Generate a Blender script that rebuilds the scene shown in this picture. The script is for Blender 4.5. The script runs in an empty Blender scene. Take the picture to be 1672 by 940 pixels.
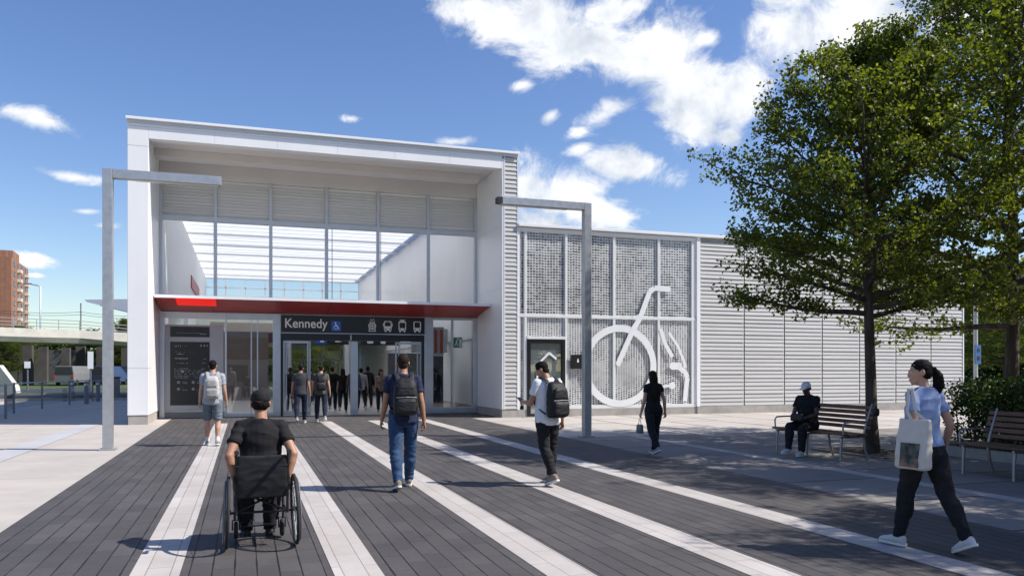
import bpy, bmesh, math, random
from mathutils import Vector, Matrix, noise as mnoise
R = math.radians
random.seed(7)
S = bpy.context.scene
COL = S.collection
S.render.engine = 'CYCLES'
S.cycles.use_denoising = True
S.cycles.max_bounces = 10
S.cycles.transparent_max_bounces = 24
S.cycles.glossy_bounces = 4
S.cycles.transmission_bounces = 8
S.cycles.diffuse_bounces = 4
S.cycles.sample_clamp_indirect = 6
S.cycles.caustics_reflective = False
S.cycles.caustics_refractive = False
S.view_settings.view_transform = 'Standard'
S.view_settings.look = 'None'
S.view_settings.gamma = 1
S.view_settings.use_curve_mapping = False
S.view_settings.exposure = 0.60

YAW = R(18.6)
FX, CX, CY, EYE = 1298.0, 836.0, 605.0, 1.55
sY, cY = math.sin(YAW), math.cos(YAW)
def cam2w(lat, dep, z=0.0):
    return Vector((lat*cY + dep*sY, -lat*sY + dep*cY, z))
def at(px, dep, z=0.0):                      # a bearing and a distance
    return cam2w((px-CX)/FX*dep, dep, z)

# ------------------------------------------------------------------ materials
def nn(nt, t, **kw):
    n = nt.nodes.new(t)
    for k, v in kw.items():
        setattr(n, k, v)
    return n
def base_mat(name):
    m = bpy.data.materials.new(name); m.use_nodes = True
    nt = m.node_tree
    return m, nt, nt.nodes['Principled BSDF']
def ramp(nt, src, stops):
    r = nn(nt, 'ShaderNodeValToRGB')
    el = r.color_ramp.elements
    while len(el) > 1: el.remove(el[-1])
    el[0].position, el[0].color = stops[0][0], stops[0][1]
    for p, c in stops[1:]:
        e = el.new(p); e.color = c
    nt.links.new(src, r.inputs[0]); return r
def rgba(c, k=1.0): return (c[0]*k, c[1]*k, c[2]*k, 1)
def mat(name, col, rough=.5, metal=0., var=.06, vs=2.0, bump=0., bs=60., spec=.5, stretch=None, rvar=.0, coat=0.):
    m, nt, b = base_mat(name)
    tc = nn(nt, 'ShaderNodeTexCoord'); src = tc.outputs['Object']
    if stretch:
        mp = nn(nt, 'ShaderNodeMapping'); mp.inputs['Scale'].default_value = stretch
        nt.links.new(src, mp.inputs[0]); src = mp.outputs[0]
    n = nn(nt, 'ShaderNodeTexNoise'); n.inputs['Scale'].default_value = vs
    n.inputs['Detail'].default_value = 6; n.inputs['Roughness'].default_value = .6
    nt.links.new(src, n.inputs['Vector'])
    r = ramp(nt, n.outputs['Fac'], [(.25, rgba(col, 1-var*2)), (.75, rgba(col, 1+var))])
    nt.links.new(r.outputs[0], b.inputs['Base Color'])
    b.inputs['Roughness'].default_value = rough
    b.inputs['Metallic'].default_value = metal
    b.inputs['Specular IOR Level'].default_value = spec
    b.inputs['Coat Weight'].default_value = coat
    if rvar:
        mr = nn(nt, 'ShaderNodeMapRange'); mr.inputs[3].default_value = rough-rvar; mr.inputs[4].default_value = rough+rvar
        nt.links.new(n.outputs['Fac'], mr.inputs[0]); nt.links.new(mr.outputs[0], b.inputs['Roughness'])
    if bump:
        n2 = nn(nt, 'ShaderNodeTexNoise'); n2.inputs['Scale'].default_value = bs; n2.inputs['Detail'].default_value = 4
        nt.links.new(src, n2.inputs['Vector'])
        bp = nn(nt, 'ShaderNodeBump'); bp.inputs['Strength'].default_value = bump; bp.inputs['Distance'].default_value = .02
        nt.links.new(n2.outputs['Fac'], bp.inputs['Height']); nt.links.new(bp.outputs[0], b.inputs['Normal'])
    return m
def glass_mat(name, tint=(.93,.96,.97), refl=1.0, base=.04):
    m = bpy.data.materials.new(name); m.use_nodes = True; nt = m.node_tree
    for n in list(nt.nodes): nt.nodes.remove(n)
    o = nn(nt, 'ShaderNodeOutputMaterial')
    t = nn(nt, 'ShaderNodeBsdfTransparent'); t.inputs[0].default_value = rgba(tint)
    g = nn(nt, 'ShaderNodeBsdfGlossy'); g.inputs['Roughness'].default_value = .004
    tc = nn(nt, 'ShaderNodeTexCoord')
    nz = nn(nt, 'ShaderNodeTexNoise'); nz.inputs['Scale'].default_value = .9; nz.inputs['Detail'].default_value = 1
    nt.links.new(tc.outputs['Object'], nz.inputs['Vector'])
    bp = nn(nt, 'ShaderNodeBump'); bp.inputs['Strength'].default_value = .02; bp.inputs['Distance'].default_value = .02
    nt.links.new(nz.outputs['Fac'], bp.inputs['Height']); nt.links.new(bp.outputs[0], g.inputs['Normal'])
    lw_ = nn(nt, 'ShaderNodeLayerWeight'); lw_.inputs['Blend'].default_value = .5
    f = nn(nt, 'ShaderNodeMath', operation='POWER'); f.inputs[1].default_value = 4.0; nt.links.new(lw_.outputs['Facing'], f.inputs[0])
    ma = nn(nt, 'ShaderNodeMath', operation='MULTIPLY_ADD'); ma.inputs[1].default_value = .85; ma.inputs[2].default_value = base+.05*refl
    ma.use_clamp = True
    nt.links.new(f.outputs[0], ma.inputs[0])
    mx = nn(nt, 'ShaderNodeMixShader')
    nt.links.new(ma.outputs[0], mx.inputs[0]); nt.links.new(t.outputs[0], mx.inputs[1]); nt.links.new(g.outputs[0], mx.inputs[2])
    nt.links.new(mx.outputs[0], o.inputs[0])
    return m
def paver_mat(name, c1, c2, mort, bw, rh, ms, off=(0,0), rough=.75, bump=.4, blotch=.25, freq=2, long_joint=None, speck=(.42,.40,.37), spk=.22):
    m, nt, b = base_mat(name)
    tc = nn(nt, 'ShaderNodeTexCoord')
    sp = nn(nt, 'ShaderNodeSeparateXYZ'); nt.links.new(tc.outputs['Object'], sp.inputs[0])
    ax = nn(nt, 'ShaderNodeMath', operation='ADD'); ax.inputs[1].default_value = off[0]
    ay = nn(nt, 'ShaderNodeMath', operation='ADD'); ay.inputs[1].default_value = off[1]
    nt.links.new(sp.outputs[0], ax.inputs[0]); nt.links.new(sp.outputs[1], ay.inputs[0])
    cb = nn(nt, 'ShaderNodeCombineXYZ'); nt.links.new(ay.outputs[0], cb.inputs[0]); nt.links.new(ax.outputs[0], cb.inputs[1])
    br = nn(nt, 'ShaderNodeTexBrick'); br.offset = .5; br.offset_frequency = freq; br.squash = 1
    for k, v in (('Scale', 1), ('Mortar Size', ms), ('Mortar Smooth', .15), ('Bias', 0), ('Brick Width', bw), ('Row Height', rh)):
        br.inputs[k].default_value = v
    br.inputs['Color1'].default_value = rgba(c1); br.inputs['Color2'].default_value = rgba(c2); br.inputs['Mortar'].default_value = rgba(mort)
    nt.links.new(cb.outputs[0], br.inputs['Vector'])
    n = nn(nt, 'ShaderNodeTexNoise'); n.inputs['Scale'].default_value = .9; n.inputs['Detail'].default_value = 9; n.inputs['Roughness'].default_value = .68
    nt.links.new(tc.outputs['Object'], n.inputs['Vector'])
    r = ramp(nt, n.outputs['Fac'], [(.3, (1-blotch,)*3+(1,)), (.7, (1+blotch*.6,)*3+(1,))])
    mx = nn(nt, 'ShaderNodeMix', data_type='RGBA', blend_type='MULTIPLY'); mx.inputs[0].default_value = 1
    nt.links.new(br.outputs['Color'], mx.inputs[6]); nt.links.new(r.outputs[0], mx.inputs[7])
    if long_joint:
        dv = nn(nt, 'ShaderNodeMath', operation='DIVIDE'); dv.inputs[1].default_value = rh; nt.links.new(ax.outputs[0], dv.inputs[0])
        fr = nn(nt, 'ShaderNodeMath', operation='FRACT'); nt.links.new(dv.outputs[0], fr.inputs[0])
        s5 = nn(nt, 'ShaderNodeMath', operation='SUBTRACT'); s5.inputs[1].default_value = .5; nt.links.new(fr.outputs[0], s5.inputs[0])
        ab = nn(nt, 'ShaderNodeMath', operation='ABSOLUTE'); nt.links.new(s5.outputs[0], ab.inputs[0])
        wn = nn(nt, 'ShaderNodeTexNoise'); wn.inputs['Scale'].default_value = 2.3; wn.inputs['Detail'].default_value = 3; nt.links.new(tc.outputs['Object'], wn.inputs['Vector'])
        th = nn(nt, 'ShaderNodeMath', operation='MULTIPLY_ADD'); th.inputs[1].default_value = -.10; th.inputs[2].default_value = .515; nt.links.new(wn.outputs['Fac'], th.inputs[0])
        gt = nn(nt, 'ShaderNodeMath', operation='GREATER_THAN'); nt.links.new(ab.outputs[0], gt.inputs[0]); nt.links.new(th.outputs[0], gt.inputs[1])
        ml = nn(nt, 'ShaderNodeMix', data_type='RGBA', blend_type='MIX'); nt.links.new(gt.outputs[0], ml.inputs[0]); nt.links.new(mx.outputs[2], ml.inputs[6]); ml.inputs[7].default_value = rgba(long_joint); mx = ml
    # small pale specks and gum marks
    v = nn(nt, 'ShaderNodeTexNoise'); v.inputs['Scale'].default_value = 17; v.inputs['Detail'].default_value = 3
    nt.links.new(tc.outputs['Object'], v.inputs['Vector'])
    r2 = ramp(nt, v.outputs['Fac'], [(.70, (0,0,0,1)), (.76, (1,1,1,1))])
    mx2 = nn(nt, 'ShaderNodeMix', data_type='RGBA', blend_type='MIX')
    sc = nn(nt, 'ShaderNodeMath', operation='MULTIPLY'); sc.inputs[1].default_value = spk
    nt.links.new(r2.outputs[0], sc.inputs[0]); nt.links.new(sc.outputs[0], mx2.inputs[0])
    nt.links.new(mx.outputs[2], mx2.inputs[6]); mx2.inputs[7].default_value = rgba(speck)
    nt.links.new(mx2.outputs[2], b.inputs['Base Color'])
    b.inputs['Roughness'].default_value = rough
    b.inputs['Specular IOR Level'].default_value = .35
    n3 = nn(nt, 'ShaderNodeTexNoise'); n3.inputs['Scale'].default_value = 55; n3.inputs['Detail'].default_value = 3
    nt.links.new(tc.outputs['Object'], n3.inputs['Vector'])
    inv = nn(nt, 'ShaderNodeMath', operation='MULTIPLY_ADD'); inv.inputs[1].default_value = -1.0
    h = nn(nt, 'ShaderNodeMath', operation='MULTIPLY'); h.inputs[1].default_value = .3
    nt.links.new(n3.outputs['Fac'], h.inputs[0])
    nt.links.new(br.outputs['Fac'], inv.inputs[0]); nt.links.new(h.outputs[0], inv.inputs[2])
    bp = nn(nt, 'ShaderNodeBump'); bp.inputs['Strength'].default_value = bump; bp.inputs['Distance'].default_value = .012
    nt.links.new(inv.outputs[0], bp.inputs['Height']); nt.links.new(bp.outputs[0], b.inputs['Normal'])
    return m
def leaf_mat(name, dark, light, trans=.4):
    m = bpy.data.materials.new(name); m.use_nodes = True; nt = m.node_tree
    b = nt.nodes['Principled BSDF']; o = nt.nodes['Material Output']
    g = nn(nt, 'ShaderNodeNewGeometry')
    tc = nn(nt, 'ShaderNodeTexCoord')
    n = nn(nt, 'ShaderNodeTexNoise'); n.inputs['Scale'].default_value = .9; n.inputs['Detail'].default_value = 2
    nt.links.new(tc.outputs['Object'], n.inputs['Vector'])
    a = nn(nt, 'ShaderNodeMath', operation='MULTIPLY_ADD'); a.inputs[1].default_value = .55
    s2 = nn(nt, 'ShaderNodeMath', operation='MULTIPLY'); s2.inputs[1].default_value = .45
    nt.links.new(n.outputs['Fac'], s2.inputs[0])
    nt.links.new(g.outputs['Random Per Island'], a.inputs[0]); nt.links.new(s2.outputs[0], a.inputs[2])
    r = ramp(nt, a.outputs[0], [(.1, rgba(dark)), (.55, rgba([(p+q)/2 for p, q in zip(dark, light)])), (.9, rgba(light))])
    nt.links.new(r.outputs[0], b.inputs['Base Color'])
    b.inputs['Roughness'].default_value = .45; b.inputs['Specular IOR Level'].default_value = .4
    t = nn(nt, 'ShaderNodeBsdfTranslucent')
    hs = nn(nt, 'ShaderNodeHueSaturation'); hs.inputs['Hue'].default_value = .488; hs.inputs['Saturation'].default_value = 1.1; hs.inputs['Value'].default_value = 1.7
    nt.links.new(r.outputs[0], hs.inputs['Color']); nt.links.new(hs.outputs[0], t.inputs[0])
    mx = nn(nt, 'ShaderNodeMixShader'); mx.inputs[0].default_value = trans
    nt.links.new(b.outputs[0], mx.inputs[1]); nt.links.new(t.outputs[0], mx.inputs[2]); nt.links.new(mx.outputs[0], o.inputs[0])
    return m
def frit_mat(name, px, pz, zlo, zhi, hx0, hz0, vertical=False):
    """white ceramic dots printed on glass: an opaque grid with see-through cells"""
    m = bpy.data.materials.new(name); m.use_nodes = True; nt = m.node_tree
    b = nt.nodes['Principled BSDF']; o = nt.nodes['Material Output']
    b.inputs['Base Color'].default_value = (.60,.60,.59,1); b.inputs['Roughness'].default_value = .35
    tc = nn(nt, 'ShaderNodeTexCoord')
    wz = nn(nt, 'ShaderNodeTexNoise'); wz.inputs['Scale'].default_value = 1.1; wz.inputs['Detail'].default_value = 2
    nt.links.new(tc.outputs['Object'], wz.inputs['Vector'])
    sp = nn(nt, 'ShaderNodeSeparateXYZ'); nt.links.new(tc.outputs['Object'], sp.inputs[0])
    def cell(src, p, shift=None):
        d = nn(nt, 'ShaderNodeMath', operation='DIVIDE'); d.inputs[1].default_value = p; nt.links.new(src, d.inputs[0])
        s = d.outputs[0]
        if shift is not None:
            ad = nn(nt, 'ShaderNodeMath', operation='ADD'); nt.links.new(s, ad.inputs[0]); nt.links.new(shift, ad.inputs[1]); s = ad.outputs[0]
        fr = nn(nt, 'ShaderNodeMath', operation='FRACT'); nt.links.new(s, fr.inputs[0])
        sb = nn(nt, 'ShaderNodeMath', operation='SUBTRACT'); sb.inputs[1].default_value = .5; nt.links.new(fr.outputs[0], sb.inputs[0])
        ab = nn(nt, 'ShaderNodeMath', operation='ABSOLUTE'); nt.links.new(sb.outputs[0], ab.inputs[0])
        fl = nn(nt, 'ShaderNodeMath', operation='FLOOR'); nt.links.new(s, fl.inputs[0])
        return ab.outputs[0], fl.outputs[0]
    ax, ix = cell(sp.outputs[0], px)
    wn = nn(nt, 'ShaderNodeTexWhiteNoise', noise_dimensions='1D'); nt.links.new(ix, wn.inputs['W'])
    sh = nn(nt, 'ShaderNodeMath', operation='MULTIPLY'); sh.inputs[1].default_value = .25 if not vertical else 1.0
    nt.links.new(wn.outputs['Value'], sh.inputs[0])
    az, iz = cell(sp.outputs[2], pz, sh.outputs[0])
    cv = nn(nt, 'ShaderNodeCombineXYZ'); nt.links.new(ix, cv.inputs[0]); nt.links.new(iz, cv.inputs[1])
    w2 = nn(nt, 'ShaderNodeTexWhiteNoise', noise_dimensions='2D'); nt.links.new(cv.outputs[0], w2.inputs['Vector'])
    # size of the clear cell: height gradient + drifting noise + per-cell jitter
    gr = nn(nt, 'ShaderNodeMapRange'); gr.inputs[1].default_value = zlo; gr.inputs[2].default_value = zhi; gr.inputs[3].default_value = 1.0; gr.inputs[4].default_value = .86
    nt.links.new(sp.outputs[2], gr.inputs[0])
    nz = nn(nt, 'ShaderNodeMapRange'); nz.inputs[1].default_value = .3; nz.inputs[2].default_value = .7; nz.inputs[3].default_value = .84; nz.inputs[4].default_value = 1.06
    nt.links.new(wz.outputs['Fac'], nz.inputs[0])
    jt = nn(nt, 'ShaderNodeMapRange'); jt.inputs[3].default_value = .7; jt.inputs[4].default_value = 1.12
    nt.links.new(w2.outputs['Value'], jt.inputs[0])
    k1 = nn(nt, 'ShaderNodeMath', operation='MULTIPLY'); nt.links.new(gr.outputs[0], k1.inputs[0]); nt.links.new(nz.outputs[0], k1.inputs[1])
    k2 = nn(nt, 'ShaderNodeMath', operation='MULTIPLY'); nt.links.new(k1.outputs[0], k2.inputs[0]); nt.links.new(jt.outputs[0], k2.inputs[1])
    def lt(a, half):
        hm = nn(nt, 'ShaderNodeMath', operation='MULTIPLY'); hm.inputs[1].default_value = half; nt.links.new(k2.outputs[0], hm.inputs[0])
        l = nn(nt, 'ShaderNodeMath', operation='LESS_THAN'); nt.links.new(a, l.inputs[0]); nt.links.new(hm.outputs[0], l.inputs[1]); return l.outputs[0]
    hole = nn(nt, 'ShaderNodeMath', operation='MULTIPLY'); nt.links.new(lt(ax, hx0), hole.inputs[0]); nt.links.new(lt(az, hz0), hole.inputs[1])
    t = nn(nt, 'ShaderNodeBsdfTransparent'); t.inputs[0].default_value = (.8,.83,.84,1)
    gl = nn(nt, 'ShaderNodeBsdfGlossy'); gl.inputs['Roughness'].default_value = .01
    gm = nn(nt, 'ShaderNodeMixShader'); gm.inputs[0].default_value = .05
    nt.links.new(t.outputs[0], gm.inputs[1]); nt.links.new(gl.outputs[0], gm.inputs[2])
    mx = nn(nt, 'ShaderNodeMixShader')
    nt.links.new(hole.outputs[0], mx.inputs[0]); nt.links.new(b.outputs[0], mx.inputs[1]); nt.links.new(gm.outputs[0], mx.inputs[2])
    nt.links.new(mx.outputs[0], o.inputs[0])
    return m
def emit_mat(name, col, strength):
    m, nt, b = base_mat(name)
    b.inputs['Base Color'].default_value = rgba(col, .6)
    b.inputs['Emission Color'].default_value = rgba(col); b.inputs['Emission Strength'].default_value = strength
    return m
def translucent_mat(name, col, t=.6):
    m = bpy.data.materials.new(name); m.use_nodes = True; nt = m.node_tree
    b = nt.nodes['Principled BSDF']; o = nt.nodes['Material Output']
    b.inputs['Base Color'].default_value = rgba(col); b.inputs['Roughness'].default_value = .5
    tr = nn(nt, 'ShaderNodeBsdfTranslucent'); tr.inputs[0].default_value = rgba(col)
    mx = nn(nt, 'ShaderNodeMixShader'); mx.inputs[0].default_value = t
    nt.links.new(b.outputs[0], mx.inputs[1]); nt.links.new(tr.outputs[0], mx.inputs[2]); nt.links.new(mx.outputs[0], o.inputs[0])
    return m

WHITE = mat('white_panel', (.86,.86,.86), .38, var=.03, vs=.7, rvar=.08, bump=.10, bs=1.6)
WHITE_IN = mat('white_interior', (.84,.84,.84), .5, var=.02, vs=.8)
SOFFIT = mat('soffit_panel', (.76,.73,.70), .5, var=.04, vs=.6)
ALU = mat('satin_aluminium', (.56,.58,.61), .38, metal=.85, var=.06, vs=3, rvar=.08)
ALU_D = mat('grey_mullion_paint', (.58,.59,.61), .42, metal=.3, var=.04)  # plain grey paint, less metallic than the satin aluminium
GALV = mat('galvanised_steel', (.50,.51,.52), .42, metal=.7, var=.08, vs=9, rvar=.10)
LOUV = mat('louver_aluminium', (.54,.525,.50), .5, metal=.0, var=.06, vs=1.3, rvar=.1, stretch=(.4,1,6))
LOUV_B = mat('louver_backing', (.42,.42,.41), .7)
CONC = mat('cast_concrete', (.40,.37,.34), .85, var=.14, vs=2.4, bump=.3, bs=40)
RED = mat('red_soffit_panel', (.40,.024,.020), .42, var=.12, vs=1.1, rvar=.08)
REDL = mat('bright_red_panel', (.85,.02,.015), .4, var=.04)
BLACK = mat('black_enamel', (.012,.012,.014), .3, var=.1)
BLACKM = mat('matte_black', (.018,.018,.02), .6, var=.1)
SIGNW = mat('sign_white', (.86,.86,.86), .5, var=.0)
SIGNB = mat('sign_blue', (.02,.16,.62), .4, var=.02)
SIGNG = mat('sign_green', (.02,.24,.17), .45, var=.05)
GLASS = glass_mat('clear_glass')
GLASS_R = glass_mat('street_glass', refl=2.2, base=.13, tint=(.86,.90,.90))
GLASS_U = glass_mat('upper_glass', refl=.7, base=.02, tint=(.95,.97,.99))
FILM = mat('white_window_film', (.80,.80,.80), .45, var=.02)
FLOORI = mat('terrazzo_floor', (.50,.48,.46), .3, var=.1, vs=5)
BEIGE = mat('beige_wall', (.68,.62,.53), .6, var=.06)
GREYB = mat('charcoal_cladding', (.085,.085,.095), .35, var=.1)
DKGREY = mat('dark_grey_paint', (.16,.165,.18), .45, var=.08)
LOUVT = translucent_mat('pale_louver_blades', (.86,.85,.83), .45)
SHEETR = translucent_mat('translucent_roofing', (.86,.85,.83), .74)
BRICK = paver_mat('red_brick', (.27,.115,.075), (.33,.145,.09), (.30,.22,.17), .8, .3, .03, rough=.9, blotch=.2)
BROWN = mat('brown_brick', (.16,.07,.055), .85, var=.15, vs=1.5, bump=.2)
BARK = mat('grey_brown_bark', (.085,.065,.05), .9, var=.35, vs=7, bump=.9, bs=22, stretch=(1,1,.25))
LEAF = leaf_mat('maple_leaf', (.024,.048,.008), (.175,.210,.028), .50)
LEAF2 = leaf_mat('hedge_leaf', (.012,.03,.008), (.08,.12,.02), .35)
SOIL = mat('dark_mulch', (.045,.032,.024), .95, var=.4, vs=25, bump=1, bs=70)
WOOD = mat('brown_bench_slats', (.15,.075,.04), .5, var=.3, vs=5, stretch=(6,.5,6), bump=.15)
BENCHM = mat('cast_bench_metal', (.36,.36,.37), .45, metal=.7, var=.1, vs=8)
ASPH = mat('asphalt', (.055,.055,.058), .9, var=.18, vs=3, bump=.4, bs=120)
GRASS = mat('grass_green', (.07,.11,.025), .95, var=.35, vs=6, bump=.6, bs=80)
CONC_L = mat('bridge_concrete', (.55,.52,.47), .85, var=.12, vs=.7, bump=.15)
RUBBER = mat('rubber_tyre', (.018,.018,.018), .75, var=.1)
FRAMEB = mat('black_frame_metal', (.025,.025,.028), .35, metal=.4)

# ------------------------------------------------------------------ geometry helpers
class MB:
    def __init__(self): self.v, self.f = [], []
    def add(self, vs, fs):
        o = len(self.v); self.v += [tuple(p) for p in vs]; self.f += [tuple(i+o for i in q) for q in fs]; return self
    def box(self, x0, x1, y0, y1, z0, z1, m=None):
        vs = [Vector((x, y, z)) for z in (z0, z1) for y in (y0, y1) for x in (x0, x1)]
        if m is not None: vs = [m @ p for p in vs]
        return self.add(vs, [(0,2,3,1),(4,5,7,6),(0,1,5,4),(2,6,7,3),(0,4,6,2),(1,3,7,5)])
    def quad(self, a, b, c, d): return self.add([a, b, c, d], [(0,1,2,3)])
    def prism(self, poly, fn, d0, d1):
        """poly: 2D outline; fn(u,v,d) -> point; closed solid between d0 and d1"""
        n = len(poly)
        vs = [fn(u, v, d0) for u, v in poly] + [fn(u, v, d1) for u, v in poly]
        fs = [tuple(range(n))[::-1], tuple(range(n, 2*n))] + [(i, (i+1) % n, n+(i+1) % n, n+i) for i in range(n)]
        return self.add(vs, fs)
    def tube(self, pts, rad, n=8, cap=True):
        pts = [Vector(p) for p in pts]
        if not hasattr(rad, '__len__'): rad = [rad]*len(pts)
        up = None; vs = []; fs = []
        for i, p in enumerate(pts):
            d = (pts[min(i+1, len(pts)-1)] - pts[max(i-1, 0)])
            d = d.normalized() if d.length > 1e-9 else Vector((0,0,1))
            if up is None: up = d.orthogonal().normalized()
            up = (up - d*up.dot(d)); up = up.normalized() if up.length > 1e-6 else d.orthogonal().normalized()
            w = d.cross(up)
            for k in range(n):
                a = 2*math.pi*k/n
                vs.append(p + (up*math.cos(a) + w*math.sin(a))*rad[i])
        for i in range(len(pts)-1):
            for k in range(n):
                fs.append((i*n+k, i*n+(k+1) % n, (i+1)*n+(k+1) % n, (i+1)*n+k))
        if cap:
            fs.append(tuple(range(n))[::-1]); fs.append(tuple((len(pts)-1)*n+k for k in range(n)))
        return self.add(vs, fs)
    def loft(self, rings, n=16, ex=2.0):
        """rings: (centre, u half-axis vector, v half-axis vector)"""
        vs = []; fs = []
        for c, u, v in rings:
            c, u, v = Vector(c), Vector(u), Vector(v)
            for k in range(n):
                a = 2*math.pi*k/n; ca, sa = math.cos(a), math.sin(a)
                x = math.copysign(abs(ca)**(2/ex), ca); y = math.copysign(abs(sa)**(2/ex), sa)
                vs.append(c + u*x + v*y)
        m = len(rings)
        for i in range(m-1):
            for k in range(n):
                fs.append((i*n+k, i*n+(k+1) % n, (i+1)*n+(k+1) % n, (i+1)*n+k))
        fs.append(tuple(range(n))[::-1]); fs.append(tuple((m-1)*n+k for k in range(n)))
        return self.add(vs, fs)
    def ell(self, c, r, m=None, nu=16, nv=10):
        c = Vector(c); m = m or Matrix.Identity(3)
        vs = [c + m @ Vector((0,0,-r[2]))]; fs = []
        for j in range(1, nv):
            t = -math.pi/2 + math.pi*j/nv
            for k in range(nu):
                a = 2*math.pi*k/nu
                vs.append(c + m @ Vector((r[0]*math.cos(t)*math.cos(a), r[1]*math.cos(t)*math.sin(a), r[2]*math.sin(t))))
        vs.append(c + m @ Vector((0,0,r[2]))); L = len(vs)-1
        for k in range(nu):
            fs.append((0, 1+(k+1) % nu, 1+k)); fs.append((L, L-nu+k, L-nu+(k+1) % nu))
        for j in range(nv-2):
            for k in range(nu):
                fs.append((1+j*nu+k, 1+j*nu+(k+1) % nu, 1+(j+1)*nu+(k+1) % nu, 1+(j+1)*nu+k))
        return self.add(vs, fs)
    def torus(self, c, axis, R0, r, n=40, k=8):
        c = Vector(c); ax = Vector(axis).normalized(); u = ax.orthogonal().normalized(); w = ax.cross(u)
        vs = []; fs = []
        for i in range(n):
            a = 2*math.pi*i/n; d = u*math.cos(a)+w*math.sin(a)
            for j in range(k):
                b = 2*math.pi*j/k
                vs.append(c + d*(R0+r*math.cos(b)) + ax*(r*math.sin(b)))
        for i in range(n):
            for j in range(k):
                fs.append((i*k+j, i*k+(j+1) % k, ((i+1) % n)*k+(j+1) % k, ((i+1) % n)*k+j))
        return self.add(vs, fs)
    def mesh(self, name, smooth=False, bevel=0):
        me = bpy.data.meshes.new(name)
        me.from_pydata(self.v, [], self.f); me.validate()
        bm = bmesh.new(); bm.from_mesh(me)
        bmesh.ops.recalc_face_normals(bm, faces=bm.faces)
        if bevel:
            es = [e for e in bm.edges if len(e.link_faces) == 2 and e.calc_face_angle(0) > .6]
            bmesh.ops.bevel(bm, geom=es, offset=bevel, segments=2, affect='EDGES', profile=.6)
        if smooth:
            for f in bm.faces: f.smooth = True
            for e in bm.edges:
                if len(e.link_faces) == 2 and e.calc_face_angle(0) > .9: e.smooth = False
        bm.to_mesh(me); bm.free(); return me
    def build(self, name, m, parent=None, smooth=False, bevel=0):
        return link(name, self.mesh(name, smooth, bevel), m, parent)
def link(name, me, m, parent=None):
    o = bpy.data.objects.new(name, me); COL.objects.link(o)
    if m is not None: me.materials.append(m)
    if parent is not None:
        o.parent = parent
        if parent.get('abs'): o.matrix_parent_inverse = Matrix.Translation(Vector(parent['abs'])).inverted()
    return o
def tag(o, label=None, cat=None, group=None, kind=None):
    if label: o['label'] = label
    if cat: o['category'] = cat
    if group: o['group'] = group
    if kind: o['kind'] = kind
    return o
def thing(name, label, cat, loc=(0,0,0), rz=0., group=None, world=False):
    """Empty at the thing's base; world=True: its parts are given in world coordinates"""
    o = bpy.data.objects.new(name, None); COL.objects.link(o)
    o.location = loc; o.rotation_euler = (0, 0, rz); o.empty_display_size = .2
    if world: o['abs'] = tuple(loc)
    return tag(o, label, cat, group)
def struct(name, mb, m, smooth=False):
    return tag(mb.build(name, m, None, smooth), kind='structure')
def dup(o, loc, rz=0., scale=None, label=None, group=None, parent=None):
    c = o.copy(); COL.objects.link(c)
    if parent is not None: c.parent = parent
    else:
        c.location = loc; c.rotation_euler = (0, 0, rz)
        if scale: c.scale = scale
        if label: c['label'] = label
        if group: c['group'] = group
    for ch in list(o.children): dup(ch, None, parent=c)
    return c

# ------------------------------------------------------------------ sun, sky, camera
SUN_EL = R(47)
sun_h = Vector((math.cos(YAW+R(4)), -math.sin(YAW+R(4)), 0))                      # from camera-right
sun_dir = Vector((sun_h.x*math.cos(SUN_EL), sun_h.y*math.cos(SUN_EL), math.sin(SUN_EL)))
sl = bpy.data.lights.new('sun', 'SUN'); sl.energy = 4.2; sl.angle = R(.53); sl.color = (1, .95, .88)
so = bpy.data.objects.new('sun', sl); COL.objects.link(so)
so.rotation_euler = sun_dir.to_track_quat('Z', 'Y').to_euler(); so.location = (40, -20, 60)

W = bpy.data.worlds.new('World'); S.world = W; W.use_nodes = True
nt = W.node_tree
bg = nt.nodes['Background']; wo = nt.nodes['World Output']
sky = nn(nt, 'ShaderNodeTexSky', sky_type='NISHITA'); sky.sun_disc = False
sky.sun_elevation = SUN_EL; sky.sun_rotation = math.atan2(sun_dir.x, sun_dir.y)
sky.air_density = 1.0; sky.dust_density = .7; sky.ozone_density = 1.5; sky.altitude = 100
hsv = nn(nt, 'ShaderNodeHueSaturation'); hsv.inputs['Saturation'].default_value = 1.2; hsv.inputs['Hue'].default_value = .512
nt.links.new(sky.outputs[0], hsv.inputs['Color']); nt.links.new(hsv.outputs[0], bg.inputs[0])
bg.inputs[1].default_value = .106
tc = nn(nt, 'ShaderNodeTexCoord')
sp = nn(nt, 'ShaderNodeSeparateXYZ'); nt.links.new(tc.outputs['Generated'], sp.inputs[0])
azn = nn(nt, 'ShaderNodeMath', operation='ARCTAN2'); nt.links.new(sp.outputs[0], azn.inputs[0]); nt.links.new(sp.outputs[1], azn.inputs[1])
eln = nn(nt, 'ShaderNodeMath', operation='ARCSINE'); nt.links.new(sp.outputs[2], eln.inputs[0])
cbn = nn(nt, 'ShaderNodeCombineXYZ'); nt.links.new(azn.outputs[0], cbn.inputs[0]); nt.links.new(eln.outputs[0], cbn.inputs[1])
def sky_pos(px, py):
    l, up = (px-CX)/FX, (CY-py)/FX
    d = Vector((l*cY+sY, -l*sY+cY, up)).normalized()
    return math.atan2(d.x, d.y), math.asin(d.z)
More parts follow.
